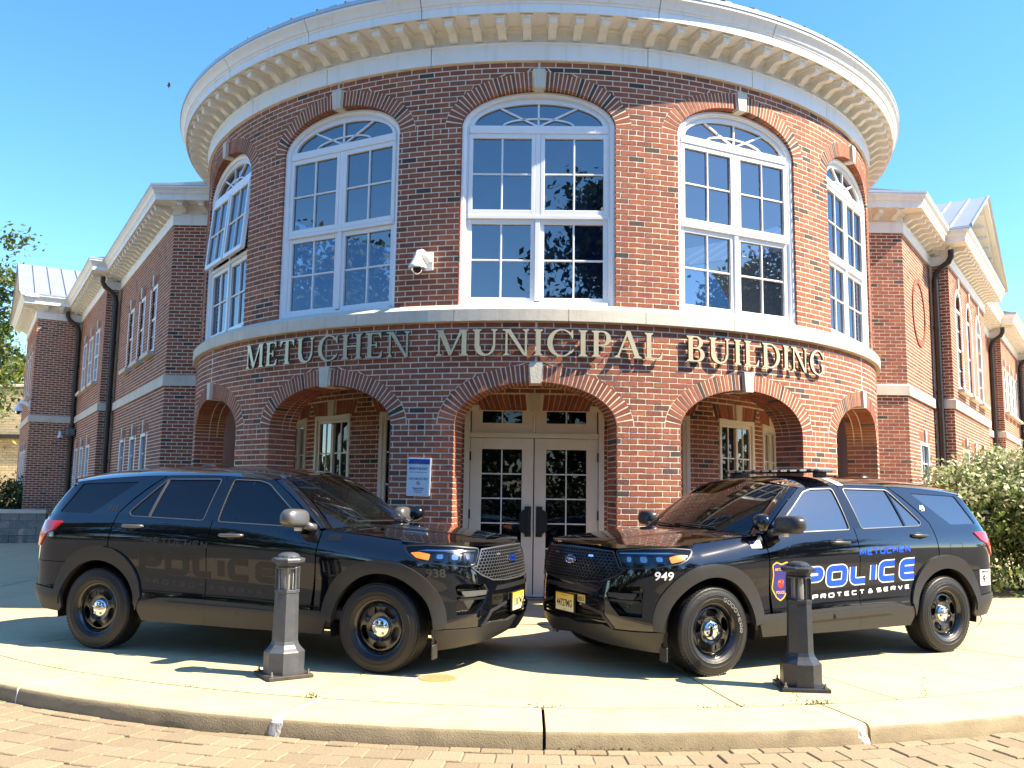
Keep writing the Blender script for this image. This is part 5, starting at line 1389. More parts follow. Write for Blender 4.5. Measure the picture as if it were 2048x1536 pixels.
        # front end
        bum = [(.456, .940), (.583, .924), (.80, .904), (.835, .890), (.94, .818), (1.09, .767), (1.30, .754), (UC, .750), (UC, .612), (1.30, .578), (1.05, .532), (.935, .398), (.70, .396), (.487, .396)]+fa(.487, 4, 46)+[(.452, .86)]
        bp_ = panel('front_bumper', [bum, FOG], SP, PAINT, car, side)
        panel('bumper_slot', [rounded([(1.10, .690), (1.15, .728), (UC, .730), (UC, .690)], .01)], SP, BLACKP, bp_, side, off=.0015, rim=0, grid=.04)
        # fog recess: sloping tray
        fi = [( .725, .700), (.742, .712), (.955, .705), (.972, .675), (.93, .60), (.85, .535), (.725, .53)]
        fo = rounded(FOG, .0); V2 = []; mb = MB()
        Pn = SP(np.array([p[0] for p in FOG]), np.array([p[1] for p in FOG])); Pi = SP(np.array([p[0] for p in fi]), np.array([p[1] for p in fi]))
        Pi = Pi+np.array([-.075, -.02, 0]); k = len(FOG)
        Q = [(p[0], p[1]*side, p[2]) for p in list(Pn)+list(Pi)]
        mb.add(Q, [(i, (i+1) % k, k+(i+1) % k, k+i) for i in range(k)]+[tuple(range(k, 2*k))]); fr_ = mb.build('fog_recess', GLOSSB, parent=bp_)
        panel('fog_lamp', [rounded([(.715, .702), (1.0, .702), (.984, .662), (.742, .656)], .02)], SP, CLAD if not dark else SATIN, car, side, off=-.008, rim=.03)
        panel('fog_blade', [rounded([(.69, .640), (.985, .646), (.975, .628), (.70, .622)], .005)], SP, BLACKP, car, side, off=-.014, rim=.02, grid=None)
        lip = [(.477, .388), (.70, .388), (.935, .390), (1.045, .425), (1.38, .402), (UC, .425), (UC, .300), (1.17, .258), (.86, .240), (.56, .215), (.535, .30), (.484, .33)]
        panel('front_lip', [lip], SP, CLAD, car, side, off=.008, rim=.03)
        panel('lower_grille', [[(1.045, .526), (1.30, .572), (UC, .606), (UC, .422), (1.38, .398), (1.045, .42), (.945, .400)]], SP, BLACKP, car, side, off=-.03, rim=0)
        for q in range(4):
            z = .435+.04*q; u0 = 1.02+.02*q
            panel('grille_slat', [[(u0, z), (UC, z+.004), (UC, z+.018), (u0, z+.012)]], SP, GLOSSB, car, side, off=-.012, rim=.02, grid=.06)
        frm = [(1.03, .53), (1.295, .582), (1.305, .560), (1.055, .510), (.965, .400), (.93, .400)]
        panel('grille_frame', [frm], SP, CLAD, car, side, off=.006, rim=.03, grid=None)
        # mud flap under the bumper corner
        mb = MB(); mb.bbox((.50, side*.90, .21), (.02, .10, .12), .006, ); mb.build('air_deflector', CLAD, parent=car)
        # headlight
        hd = rounded(HEAD, .03)
        hl = panel('headlight', [hd], SP, HOUS, car, side, off=-.045, rim=0)
        Pw = np.array(hd); A = SP(Pw[:, 0], Pw[:, 1]); Nn = normals(SP, Pw[:, 0], Pw[:, 1]); 
        if (Nn[0]*(A[0]-np.array([0, 0, .9]))).sum() < 0: Nn = -Nn
        B = A-Nn*.046; mb = MB(); k = len(hd); Q = [(p[0], p[1]*side, p[2]) for p in list(A)+list(B)]; mb.add(Q, [(i, (i+1) % k, k+(i+1) % k, k+i) for i in range(k)]); mb.build('headlight_bezel', GLOSSB, parent=hl)
        for q, (u0, u1, z0, z1) in enumerate(((.50, .60, .965, 1.035), (.64, .745, .955, 1.035), (.785, .87, .955, 1.03))):
            panel('projector', [rounded([(u0, z0), (u1, z0), (u1, z1), (u0, z1)], .02)], SP, HOUS, hl, side, off=-.022, rim=.02, grid=.03)
            panel('projector_lens', [rounded([(u0+.02, z0+.015), (u1-.02, z0+.015), (u1-.02, z1-.015), (u0+.02, z1-.015)], .02)], SP, LAMPD, hl, side, off=-.016, rim=.008, grid=.03)
        panel('drl_strip', [[(.34, 1.050), (.92, 1.036), (.925, 1.044), (.66, 1.056), (.42, 1.060)]], SP, LAMPD, hl, side, off=-.016, rim=.01, grid=.04)
        panel('turn_signal', [rounded([(.285, 1.022), (.345, .982), (.455, .962), (.465, 1.012), (.36, 1.03)], .012)], SP, AMBER, hl, side, off=.0015, rim=.01, grid=.03)
        panel('headlight_lens', [hd], SP, LENS, hl, side, off=-.001, rim=0)
        panel('headlight_seal', [grow_poly(hd, .009), hd], SP, BLACKP, hl, side, off=.0022, rim=.008, grid=None)
        # mirror
        mc = Vector((-.80, side*1.075, 1.292)); mb = MB(); n1, n2 = 20, 14; vs_ = []; fs_ = []
        for i in range(n2+1):
            ph = -math.pi/2+math.pi*i/n2
            for j in range(n1):
                th = 2*math.pi*j/n1
                f = lambda c: math.copysign(abs(c)**.62, c)
                x, y, z = f(math.cos(ph))*f(math.cos(th)), f(math.cos(ph))*f(math.sin(th)), f(math.sin(ph))
                x = x*.088*(1.0 if x > 0 else .72)*(1-.12*z); y = y*.150; z = z*.082*(1-.10*(y*side > .1))
                vs_.append(tuple(mc+Vector((x-.10*y*side, y, z+.07*y*side*.3))))
        for i in range(n2):
            for j in range(n1): fs_.append((i*n1+j, i*n1+(j+1) % n1, (i+1)*n1+(j+1) % n1, (i+1)*n1+j))
        mb.add(vs_, fs_); mir = mb.build('mirror', opt['mirror'], parent=car, smooth=True)
        mb = MB(); mb.tube([(-.745, side*.985, 1.235), (-.71, side*.94, 1.215), (-.69, side*.90, 1.205)], [.040, .034, .036], 10); mb.build('mirror_arm', opt['mirror'], parent=mir, smooth=True)
        mb = MB(); mb.bbox((-.80, side*1.0, 1.197), (.06, .05, .035), .006); mb.build('camera_pod', WHITEV, parent=mir)
        # handles
        for par, ua, ub, z in ((d1, -1.650, -1.392, 1.116), (d2, -2.768, -2.525, 1.172)):
            path = []
            for t in np.linspace(0, 1, 13):
                u = ua+(ub-ua)*t; p = SP(u, z+.004*t); o = .040*min(1, math.sin(math.pi*min(1, max(0, t*1.06-.03)))**.4 if 0 < t < 1 else 0); path.append((float(p[0]), side*(float(p[1])+o-.004), float(p[2])))
            mb = MB(); mb.tube(path, [.012]+[.0165]*11+[.012], 10); mb.build('door_handle', opt['handle'], parent=par, smooth=True)
            panel('handle_cup', [arcpts((ua+ub)/2, z, .036, 0, 360, 24, 2.0, .062)[:-1]], SP, INK, par, side, off=.0012, rim=0, grid=.03)
        # wheel wells
        for cx in (.02, -3.02):
            mb = MB(); n = 24; vs_ = []
            for i in range(n+1):
                a = RAD(-12+204*i/n)
                for yy in (.50, .955): vs_.append((cx+.487*math.cos(a), side*yy, .375+.487*math.sin(a)))
            mb.add(vs_, [(2*i, 2*i+1, 2*i+3, 2*i+2) for i in range(n)])
            mb.add([(cx+.487*math.cos(RAD(-12+204*i/n)), side*.50, .375+.487*math.sin(RAD(-12+204*i/n))) for i in range(n+1)], [tuple(range(n+1))])
            mb.build('wheel_well', BLACKP, parent=car)
        wheel_parts(car, 0.0, side, good=(opt['good'] and side == 1)); wheel_parts(car, -3.025, side)
        # A pillar
        qs = np.linspace(0, 1, 24); a_ = WP(np.full(24, 1.0), qs); sa_x = -.628-.592*qs; sa_z = 1.200+.423*qs+.02*np.sin(np.pi*qs)
        b_ = np.stack([sa_x, Wd(sa_x, sa_z), sa_z], -1); mid = (a_+b_)/2+np.array([.022, .022, .014])*np.array([1, 1, 1])
        vs_ = []; 
        for i in range(24):
            for k in range(7):
                t = k/6; p = (1-t)**2*a_[i]+2*t*(1-t)*mid[i]+t*t*b_[i]; vs_.append((p[0], p[1]*side, p[2]))
        mb = MB(); mb.add(vs_, [(i*7+k, i*7+k+1, (i+1)*7+k+1, (i+1)*7+k) for i in range(23) for k in range(6)]); mb.build('front_pillar', PAINT, parent=car, smooth=True)
    # hood, roof, windshield span both sides
    rearx = lambda p: -.290-.27*abs(p)**2.2
    ed = []
    for p in np.linspace(-1, 1, 21): ed.append((rearx(p), .745*p))
    sidep = [(x, float(bwf(x))-.014) for x in np.linspace(-.585, .14, 12)]
    fr = SP(np.linspace(.18, UC, 26), np.full(26, 1.078)); cpt = np.array([.1, 0]); fp = [(float(p[0])-.006, float(p[1])-.010) for p in fr]
    loop = ed+sidep+fp+[(x, -y) for x, y in fp[::-1][1:]]+[(x, -y) for x, y in sidep[::-1]]
    hood = panel('hood', [loop], HP, PAINT, car, 1, rim=.035, grid=.03, ref=(0, 0, 0))
    cow = [(rearx(p)-.004, .745*p) for p in np.linspace(-1, 1, 21)]+[(float(WSB(p)[0])-.03, .77*p) for p in np.linspace(1, -1, 21)]
    panel('cowl', [cow], lambda a, b: HP(a, b)-np.array([0, 0, .012]), BLACKP, car, 1, rim=.02, grid=.06, ref=(0, 0, 0))
    xs = np.linspace(-1.3, -3.55, 24)
    rp_ = [(-1.124-.055*p*p, .64*p) for p in np.linspace(-1, 1, 21)]+[(-1.25, .70)]+[(x, float(Wd(x, zt(x)))-.004) for x in xs]+[(-3.68, .64), (-3.745, .45), (-3.765, 0), (-3.745, -.45), (-3.68, -.64)]+[(x, -float(Wd(x, zt(x)))+.004) for x in xs[::-1]]+[(-1.25, -.70)]
    roof_ = panel('roof', [rp_], RP, PAINT, car, 1, rim=.02, grid=.04, ref=(-2, 0, 1))
    panel('spoiler', [[(-3.56, .68), (-3.70, .66), (-3.775, .45), (-3.80, 0), (-3.775, -.45), (-3.70, -.66), (-3.56, -.68)]], lambda a, b: RP(a, b)+np.array([0, 0, .004]), PAINT, roof_, 1, rim=.045, grid=.05, ref=(-3, 0, 1))
    Vw, Tw = tri2d([densify([(-1, 0), (1, 0), (1, 1), (-1, 1)], .08)], grid=.08)
    ws = panel('windshield', None, WP, CGLASS, car, 1, off=0, rim=0, VT=(Vw*np.array([.985, .97])+np.array([0, .012]), Tw), ref=(-2, 0, .5))
    panel('windshield_band', [densify([(-1, .955), (1, .955), (1, 1), (-1, 1)], .1), ], WP, GLOSSB, ws, 1, off=.001, rim=0, grid=.1, ref=(-2, 0, .5))
    panel('dealer_strip', [[(-.72, .88), (-.34, .885), (-.34, .925), (-.72, .92)]], WP, WHITEV if dark else GLOSSB, ws, -1 if dark else 1, off=-.004, rim=0, grid=.1, ref=(-2, 0, .5))
    for s0 in (.62, -.05):
        pts = [WP(np.array(s0-t*.62), np.array(.035+.03*t)) for t in np.linspace(0, 1, 8)]; mb = MB(); mb.tube([tuple(p+np.array([.012, 0, .014])) for p in pts], .008, 6); mb.build('wiper', BLACKP, parent=car)
    # grille: backing, honeycomb, frame, badge, strobes
    full = GRIL[:3]+[(2*UC-u, z) for u, z in GRIL[:2][::-1]]+[(2*UC-u, z) for u, z in GRIL[3:][::-1]]+GRIL[4:]
    def SPF(u, z):
        u = np.asarray(u, float); f = u > UC; p = SP(np.where(f, 2*UC-u, u), z); p[..., 1] = np.where(f, -p[..., 1], p[..., 1]); return p
    gr = panel('grille', [full], SPF, BLACKP, car, 1, off=-.030, rim=0, ref=(-1, 0, .9))
    inner = grow_poly(full, -.012)
    panel('grille_surround', [full, inner], SPF, opt['grille'], gr, 1, off=.002, rim=.04, grid=None, ref=(-1, 0, .9))
    mb = MB(); cw, chh = .046, .034; ip = np.array(inner); 
    cells = []
    for j in range(-1, 14):
        for i in range(-1, 32):
            cells.append((UC+(i-15+.5*(j % 2))*cw, .77+j*chh*.78))
    cells = np.array(cells); keep = inpoly(cells, grow_poly(inner, .004)); cells = cells[keep]
    hexo = np.array([(math.cos(a)*cw*.58, math.sin(a)*chh*.52) for a in [math.pi/6+math.pi/3*i for i in range(6)]]); hexi = hexo*.86
    for c in cells:
        for hh, o0, o1 in ((hexo, 0, 0),):
            U = np.concatenate([c[0]+hexo[:, 0], c[0]+hexi[:, 0]]); Z = np.clip(np.concatenate([c[1]+hexo[:, 1], c[1]+hexi[:, 1]]), .735, 1.075); P = SPF(U, Z); N = normals(SPF, U, Z); N[(N*(P-np.array([-1, 0, .9]))).sum(1) < 0] *= -1
            Fp = P-N*.004; Bp = P-N*.022
            vs_ = [tuple(p) for p in Fp]+[tuple(p) for p in Bp[6:]]
            mb.add(vs_, [(i, (i+1) % 6, 6+(i+1) % 6, 6+i) for i in range(6)]+[(6+i, 6+(i+1) % 6, 12+(i+1) % 6, 12+i) for i in range(6)])
    mb.build('grille_mesh', opt['grille'], parent=gr)
    ov = lambda r, q: [(UC+r*math.cos(2*math.pi*i/36), .945+q*math.sin(2*math.pi*i/36)) for i in range(36)]
    bd = panel('badge', [ov(.088, .037)], SPF, CHROME, car, 1, off=.012, rim=.03, grid=.03, ref=(-1, 0, .9))
    panel('badge_face', [ov(.081, .031)], SPF, BLUED, bd, 1, off=.0135, rim=0, grid=.03, ref=(-1, 0, .9))
    V, T = text_loops('Ford', 1.0, .01, shear=.35); c = (V.min(0)+V.max(0))/2; V = (V-c)/np.ptp(V[:, 0])*.115; V[:, 1] *= .75
    panel('badge_script', None, SPF, CHROME, bd, 1, off=.0145, rim=0, VT=(np.stack([UC-V[:, 0], .945+V[:, 1]], 1), T), ref=(-1, 0, .9))
    for u in (UC-.30, UC+.30):
        panel('strobe', [rounded([(u-.034, .985), (u+.034, .985), (u+.034, 1.003), (u-.034, 1.003)], .004)], SPF, LAMPW, gr, 1, off=.003, rim=.015, grid=.03, ref=(-1, 0, .9))
    # licence plate
    pl = MB(); pl.bbox((.935, 0, .562), (.006, .308, .155), .002); plate = pl.build('licence_plate', PLATE, parent=car)
    mb = MB(); mb.bbox((.922, 0, .562), (.02, .325, .172), .004); mb.build('plate_holder', BLACKP, parent=plate)
    for txt, h, w, zc in ((opt['plate'], .066, .262, .556), ('New Jersey', .013, .09, .622), ('Municipal', .010, .06, .499)):
        V, T = text_loops(txt, 1.0, .015 if h > .05 else 0); c = (V.min(0)+V.max(0))/2; V = V-c; V[:, 0] *= w/np.ptp(V[:, 0]); V[:, 1] *= h/np.ptp(V[:, 1])
        mb = MB(); mb.add([(.9388, y, zc+z) for y, z in V], [tuple(t) for t in T]); mb.build('plate_text', INK, parent=plate)
    # underbody, cabin
    mb = MB(); mb.bbox((-1.75, 0, .36), (4.1, 1.40, .14), .03); mb.bbox((-1.5, 0, .47), (2.3, 1.86, .10), .02); mb.bbox((.15, 0, .55), (.70, .9, .5), .1); mb.bbox((-3.45, 0, .60), (.9, 1.1, .4), .05); mb.build('underbody', BLACKP, parent=car)
    mb = MB(); mb.add([(-.62, -.84, .75), (-.62, .84, .75), (-3.85, .82, .75), (-3.85, -.82, .75)], [(0, 1, 2, 3)]); mb.build('cabin_floor', DARKIN, parent=car)
    mb = MB(); mb.add([(-.45, -.74, 1.165), (-.45, .74, 1.165), (-.80, .84, 1.16), (-1.02, .84, 1.08), (-1.02, .84, .75), (-1.02, -.84, .75), (-1.02, -.84, 1.08), (-.80, -.84, 1.16)], [(0, 1, 2, 7), (7, 2, 3, 6), (6, 3, 4, 5)]); mb.bbox((-.93, .37, 1.17), (.12, .36, .08), .03); dsh = mb.build('dashboard', DASH, parent=car)
    mb = MB(); mb.bbox((-1.0, -.05, 1.20), (.03, .28, .20), .01); mb.build('laptop', BLACKP, parent=car)
    Ms = Matrix.Translation((-1.10, .38, 1.10)) @ Matrix.Rotation(RAD(-65), 4, 'Y'); mb = MB(); mb.lathe([(.185+.014*math.cos(a), .014*math.sin(a)) for a in np.linspace(0, 2*math.pi, 9)], 32, Ms); mb.lathe([(0, .01), (.07, .0), (.07, -.03), (0, -.03)], 16, Ms); mb.box((0, 0, 0), (.36, .03, .015), Ms); mb.build('steering_wheel', DASH, parent=car, smooth=True, sharp=40)
    for sy_ in (.37, -.37):
        for xx in (-1.62, -2.55):
            mb = MB(); mb.bbox((xx+.1, sy_, .93), (.50, .50, .18), .05); mb.bbox((0, 0, .30), (.14, .48, .62), .05, Matrix.Translation((xx-.14, sy_, .93)) @ Matrix.Rotation(RAD(-14), 4, 'Y')); mb.bbox((xx-.30, sy_, 1.57), (.09, .26, .17), .04); mb.build('seat', SEATM, parent=car)
    if dark:
        mb = MB(); mb.bbox((-1.98, 0, 1.34), (.02, 1.3, .5), .006); mb.build('partition', BLACKP, parent=car)
    # spotlight on the driver's pillar
    mb = MB(); Mx = Matrix.Translation((-.56, .965, 1.305)) @ Matrix.Rotation(RAD(-25), 4, 'Z') @ Matrix.Rotation(RAD(-102), 4, 'Y')
    mb.lathe([(0, -.085), (.035, -.080), (.062, -.060), (.078, -.025), (.083, .01), (.083, .03), (.079, .036)], 24, Mx); spt = mb.build('spotlight', GLOSSB, parent=car, smooth=True, sharp=50)
    mb = MB(); mb.lathe([(0, .045), (.045, .042), (.079, .034)], 24, Mx); mb.build('spotlight_lens', LAMPW, parent=spt, smooth=True)
    mb = MB(); mb.tube([(-.60, .955, 1.255), (-.64, .91, 1.235), (-.67, .87, 1.225)], .014, 8); mb.build('spotlight_arm', CHROME, parent=spt, smooth=True)
    # markings
    for side in (1, -1):
        ua, ub = (-1.03, -2.54) if side > 0 else (-2.54, -1.03)
        za, zb_ = (.700, .748) if side > 0 else (.748, .700); ha, hb = (.190, .205) if side > 0 else (.205, .190)
        if dark:
            decal('door_letter', 'POLICE', ua, ub, za, zb_, ha, hb, GHOST2, car, side, .0018, w=.40, gap=.66, grow=.06); decal('door_letter', 'POLICE', ua, ub, za, zb_, ha, hb, GHOST, car, side, .0026, w=.40, gap=.66)
            lm, sm, nm_ = GHOST2, GHOST2, GHOST2
        else:
            decal('door_letter', 'POLICE', ua, ub, za, zb_, ha, hb, WHITEV, car, side, .0018, w=.40, gap=.66, grow=.15); decal('door_letter', 'POLICE', ua, ub, za, zb_, ha, hb, BLUEV, car, side, .0026, w=.40, gap=.66)
            lm, sm, nm_ = BLUEV, WHITEV, WHITEV
        ua, ub = (-1.76, -2.48) if side > 0 else (-2.48, -1.76)
        decal('town_letter', 'METUCHEN', ua, ub, *((.990, 1.018) if side > 0 else (1.018, .990)), .064, .064, lm, car, side, .002, w=.34, gap=.60, rc=.2, slant=-.12 if side > 0 else .12)
        ua, ub = (-1.155, -2.47) if side > 0 else (-2.47, -1.155)
        decal('motto_letter', 'PROTECT & SERVE', ua, ub, *((.600, .655) if side > 0 else (.655, .600)), .044, .042, sm, car, side, .002, w=.32, gap=.95, rc=.2)
        font_decal('unit_number', opt['num'], .512, .857, .074, nm_ if not dark else GHOST2, car, side, bold=.02, sx=1.12)
        font_decal('unit_number', opt['num2'], -2.84 if not dark else -2.95, 1.445 if not dark else 1.335, .062, WHITEV if not dark else GHOST2, car, side, bold=.02, sx=1.0)
        if not dark:
            sh = [(-.66, .925), (-.70, .945), (-.76, .925), (-.82, .945), (-.86, .925), (-.845, .84), (-.855, .72), (-.80, .64), (-.76, .615), (-.72, .64), (-.665, .72), (-.675, .84)]
            panel('shield_emblem', [grow_poly(rounded(sh, .01), .012)], SP, YELV, car, side, off=.0015, rim=0, grid=.04); panel('shield_emblem', [rounded(sh, .01)], SP, NAVY, car, side, off=.0022, rim=0, grid=.04)
            panel('shield_emblem', [arcpts(-.76, .76, .04, 0, 360, 20)[:-1]], SP, REDV, car, side, off=.0028, rim=0, grid=None)
            font_decal('shield_text', 'METUCHEN', -.76, .888, .024, YELV, car, side, off=.003, sx=.9); font_decal('shield_text', 'N   J', -.76, .775, .03, YELV, car, side, off=.0033); font_decal('shield_text', 'POLICE', -.76, .682, .026, YELV, car, side, off=.003, sx=.9)
            panel('emergency_panel', [[(-3.56, .812), (-3.80, .812), (-3.80, .645), (-3.575, .648)]], SP, WHITEV, car, side, off=.0018, rim=0, grid=.04)
            font_decal('emergency_text', '911', -3.685, .712, .085, INK, car, side, off=.003, bold=.03, sx=1.0); font_decal('emergency_text', 'EMERGENCY', -3.68, .790, .024, INK, car, side, off=.003, sx=.95)
            panel('flag_sticker', [[(-.435, 1.136), (-.555, 1.143), (-.558, 1.080), (-.437, 1.080)]], SP, WHITEV, car, side, off=.0018, rim=0, grid=.04)
            for q in range(4): panel('flag_stripe', [[(-.437, 1.084+q*.014), (-.437, 1.091+q*.014), (-.557, 1.092+q*.014), (-.557, 1.085+q*.014)]], SP, REDV, car, side, off=.0024, rim=0, grid=None)
            panel('flag_canton', [[(-.437, 1.112), (-.437, 1.136), (-.485, 1.138), (-.485, 1.112)]], SP, NAVY, car, side, off=.0028, rim=0, grid=None)
        else:
            panel('vent_sticker', [[(-.40, 1.095), (-.40, 1.150), (-.53, 1.155), (-.53, 1.095)]], SP, GHOST, car, side, off=.0018, rim=0, grid=.04)
        panel('fuel_door' if side > 0 else 'fuel_door_blank', [grow_poly(rounded([(-3.09, 1.09), (-3.28, 1.09), (-3.28, .985), (-3.09, .985)], .03), .003), rounded([(-3.09, 1.09), (-3.28, 1.09), (-3.28, .985), (-3.09, .985)], .03)], SP, INK, car, side, off=.0012, rim=0, grid=None)
    if opt['bar']:
        bx = -1.68; mb = MB(); mb.bbox((bx, 0, 1.802), (.30, 1.26, .020), .008); lb = mb.build('light_bar', BLACKP, parent=car)
        mb = MB(); mb.bbox((bx, 0, 1.819), (.29, 1.25, .015), .006)
        for s in (-1, 1): mb.bbox((bx, s*.655, 1.811), (.22, .06, .032), .012)
        mb.build('light_bar_lens', plain('bar_lens', (.16, .16, .17), .1, var=.1, coat=.8), parent=lb)
        mb = MB()
        for q in range(9): mb.bbox((bx+.148, -.53+q*.1325, 1.808), (.012, .09, .02), .003)
        mb.build('light_module', LAMPW, parent=lb)
        for s in (-1, 1):
            mb = MB(); mb.bbox((bx, s*.60, 1.768), (.16, .05, .06), .01)
            for e in (-.09, -.05, 0, .05, .09): mb.box((bx+e, s*.68, 1.752), (.012, .10, .015), Matrix.Identity(4))
            mb.build('bar_foot', BLACKP, parent=lb)
        st_ = [(-1.775, .52), (-1.86, .52), (-1.86, .735), (-1.775, .735)]
        panel('roof_strap', [st_], lambda a, b: RP(a, b), WHITEV, roof_, 1, off=.002, rim=0, grid=.03, ref=(-2, 0, 1))
    for (ax_, ay_, s) in opt['ant']:
        z = float(RP(np.array(ax_), np.array(ay_))[2]); mb = MB()
        mb.lathe([(.075*s, -.01), (.072*s, .012), (.06*s, .030), (.035*s, .046), (0, .050)], 20, Matrix.Translation((ax_, ay_, z)) @ Matrix.Diagonal((1.5, .8, 1, 1))); mb.build('antenna', BLACKP, parent=car, smooth=True)
    return car
SIL = SATIN
police_suv((-.8387, 8.6582, 0), RAD(-18.772), 'black police SUV with dark ghost lettering and silver mirror, nose pointing right',
    dict(ghost=True, front_glass=CGLASS, quarter_glass=TGLASS, trim=SATIN, mirror=SATIN, handle=SATIN, grille=plain('grille_silver', (.14, .14, .14), .35, metal=.6), num='938', num2='938', plate='53887MG', bar=False, good=False, ant=[(-2.75, .25, 1.0), (-3.35, .1, 1.0), (-3.1, .3, .6)]))
police_suv((1.297, 8.7137, 0), RAD(207.726), 'black police SUV with blue and white lettering and roof light bar',
    dict(ghost=False, front_glass=SKYGL, quarter_glass=SKYGL, trim=plain('trim_grey', (.16, .155, .15), .35, metal=.6), mirror=SATIND, handle=SATIND, grille=plain('grille_black', (.022, .022, .024), .35, coat=.2), num='949', num2='49', plate='44727MG', bar=True, good=True, ant=[(-3.0, 0, .7)]))
# ================================================================== STREET FURNITURE AND SMALL THINGS
BOLM = plain('bollard_paint', (.075, .082, .095), .40, var=.16, scale=9, metal=.15, bump=.12, bscale=40, stain=(.16, .155, .15), stain_scale=7, stain_amt=.5)
BOLD = plain('bollard_paint_dark', (.022, .026, .034), .36, var=.2, scale=9, metal=.1, bump=.12, bscale=40, stain=(.09, .085, .08), stain_scale=7, stain_amt=.35)
RUST = plain('rusty_plate', (.050, .042, .035), .6, var=.3, scale=12, stain=(.17, .085, .04), stain_scale=6, stain_amt=.6, bump=.2)
FROST = glassy('frosted_lamp_glass', (.55, .53, .47), 1.5, .15, transp=.45, tint=(.9, .9, .86))
def bollard(x, y, rz, mat, label):
    b = empty('bollard_light', (x, y, 0), rz, label=label, cat='bollard', group='bollard lights along the kerb')
    n = 8
    mb = MB(); mb.bbox((0, 0, .016), (.38, .38, .030), .004); mb.build('base_plate', RUST if mat is BOLM else BOLD, parent=b)
    for sx in (-1, 1):
        for sy_ in (-1, 1):
            mb = MB(); M = Matrix.Translation((sx*.155, sy_*.155, .031)); mb.lathe([(0, .0), (.016, .0), (.016, .014), (.008, .015), (.008, .040), (0, .040)], 6, M); mb.build('bolt', STEELG, parent=b)
    rot = Matrix.Rotation(RAD(22.5), 4, 'Z')
    mb = MB(); mb.lathe([(.166, .031), (.166, .205), (.158, .214)], n, rot); mb.lathe([(.158, .214), (.135, .236), (.115, .262), (.106, .290)], n, rot); mb.build('pedestal', mat, parent=b)
    mb = MB(); mb.lathe([(.106, .289), (.098, .680), (.104, .684), (.104, .704), (.096, .710), (0, .710)], n, rot); mb.build('shaft', mat, parent=b)
    mb = MB()
    for i in range(8):
        a = RAD(45*i+22.5); mb.bbox((0, 0, 0), (.022, .022, .172), .004, Matrix.Translation((.090*math.cos(a), .090*math.sin(a), .796)) @ Matrix.Rotation(a, 4, 'Z'))
    mb.build('lantern_bar', mat, parent=b)
    mb = MB(); mb.lathe([(.060, .711), (.060, .88)], 20, rot); mb.build('lamp_glass', FROST, parent=b, smooth=True)
    mb = MB(); mb.lathe([(.0, .712), (.024, .72), (.024, .84), (0, .85)], 12, rot); mb.build('lamp', plain('lamp_core', (.75, .74, .70), .5) if 'lamp_core' not in MATS else MATS['lamp_core'], parent=b, smooth=True)
    mb = MB(); mb.lathe([(0, .881), (.100, .881), (.103, .892), (.094, .904), (.100, .912), (.100, .918), (.118, .926), (.137, .936), (.139, .958), (.134, .966), (.100, .975), (.094, .978)], n, rot)
    mb.lathe([(.094, .978), (.090, .990), (.072, 1.004), (.045, 1.013), (0, 1.016)], 16, rot); mb.build('cap', mat, parent=b)
    return b
bollard(-1.905, 7.62, RAD(35), BOLM, 'weathered grey bollard light with rusty base plate before the ghost-lettered police car')
bollard(2.350, 7.46, RAD(-4), BOLD, 'near-black bollard light before the blue-lettered police car')

# ---- dome camera on the rotunda
CAMW = plain('camera_white', (.78, .79, .80), .35, var=.03)
DOMEG = glassy('dome_smoke', (.02, .02, .022), 1.5, .01, transp=.6, tint=(.35, .33, .31))
def dome_camera(M, label, s=1.0, flip=1):
    c = empty('security_camera', label=label, cat='camera', group='security cameras on the brick walls'); c.matrix_world = M
    # local: x right along the wall, -y outward, z up; origin on the wall at the plate centre
    mb = MB(); mb.bbox((0, -.012*s, 0), (.12*s, .024*s, .26*s), .006); mb.build('wall_plate', CAMW, parent=c)
    mb = MB(); mb.tube([(0, -.02*s, .0), (-.02*flip*s, -.10*s, .055*s), (-.045*flip*s, -.18*s, .082*s), (-.07*flip*s, -.235*s, .065*s), (-.08*flip*s, -.25*s, .02*s)], [.055*s, .050*s, .048*s, .046*s, .044*s], 14); mb.build('arm', CAMW, parent=c, smooth=True, sharp=60)
    T = Matrix.Translation((-.08*flip*s, -.25*s, 0)) @ Matrix.Scale(s, 4)
    mb = MB(); mb.lathe([(.035, .04), (.045, .02), (.085, -.06), (.118, -.115), (.124, -.125), (.124, -.150), (.112, -.158), (.095, -.156)], 32, T); mb.build('housing', CAMW, parent=c, smooth=True, sharp=40)
    mb = MB(); mb.lathe([(.088, -.156)]+[(.086*math.cos(a), -.160-.086*math.sin(a)) for a in np.linspace(0, math.pi/2, 10)], 28, T); mb.build('dome', DOMEG, parent=c, smooth=True)
    mb = MB(); mb.lathe([(0, -.165), (.05, -.165), (.05, -.21), (.03, -.225), (0, -.225)], 16, T); mb.build('lens_block', BLACKP, parent=c, smooth=True, sharp=40)
    return c
a = RAD(-13.9)-TH0
dome_camera(Matrix.Translation(dp(a, RU+.002, 4.32)) @ Matrix.Rotation(TH0+a, 4, 'Z'), 'white dome security camera on the rotunda between the upper windows', .88)
def wall_M(A, d, n, t, s, z):
    p = np.array(A)+np.array(d)*t+np.array(n)*s
    return Matrix(((-n[1]*1.0, -n[0], 0, p[0]), (n[0]*1.0, -n[1], 0, p[1]), (0, 0, 1, z), (0, 0, 0, 1)))
dome_camera(wall_M(AL, dL, nL, 12.5, 1.552, 3.95), 'white dome security camera at the far corner of the left wing', 1.15)
nb_ = -dL
dome_camera(wall_M(AL+12.3*dL, nL, nb_, .72, .002, 3.12), 'small white dome camera under the belt course of the left wing', .7, flip=0)
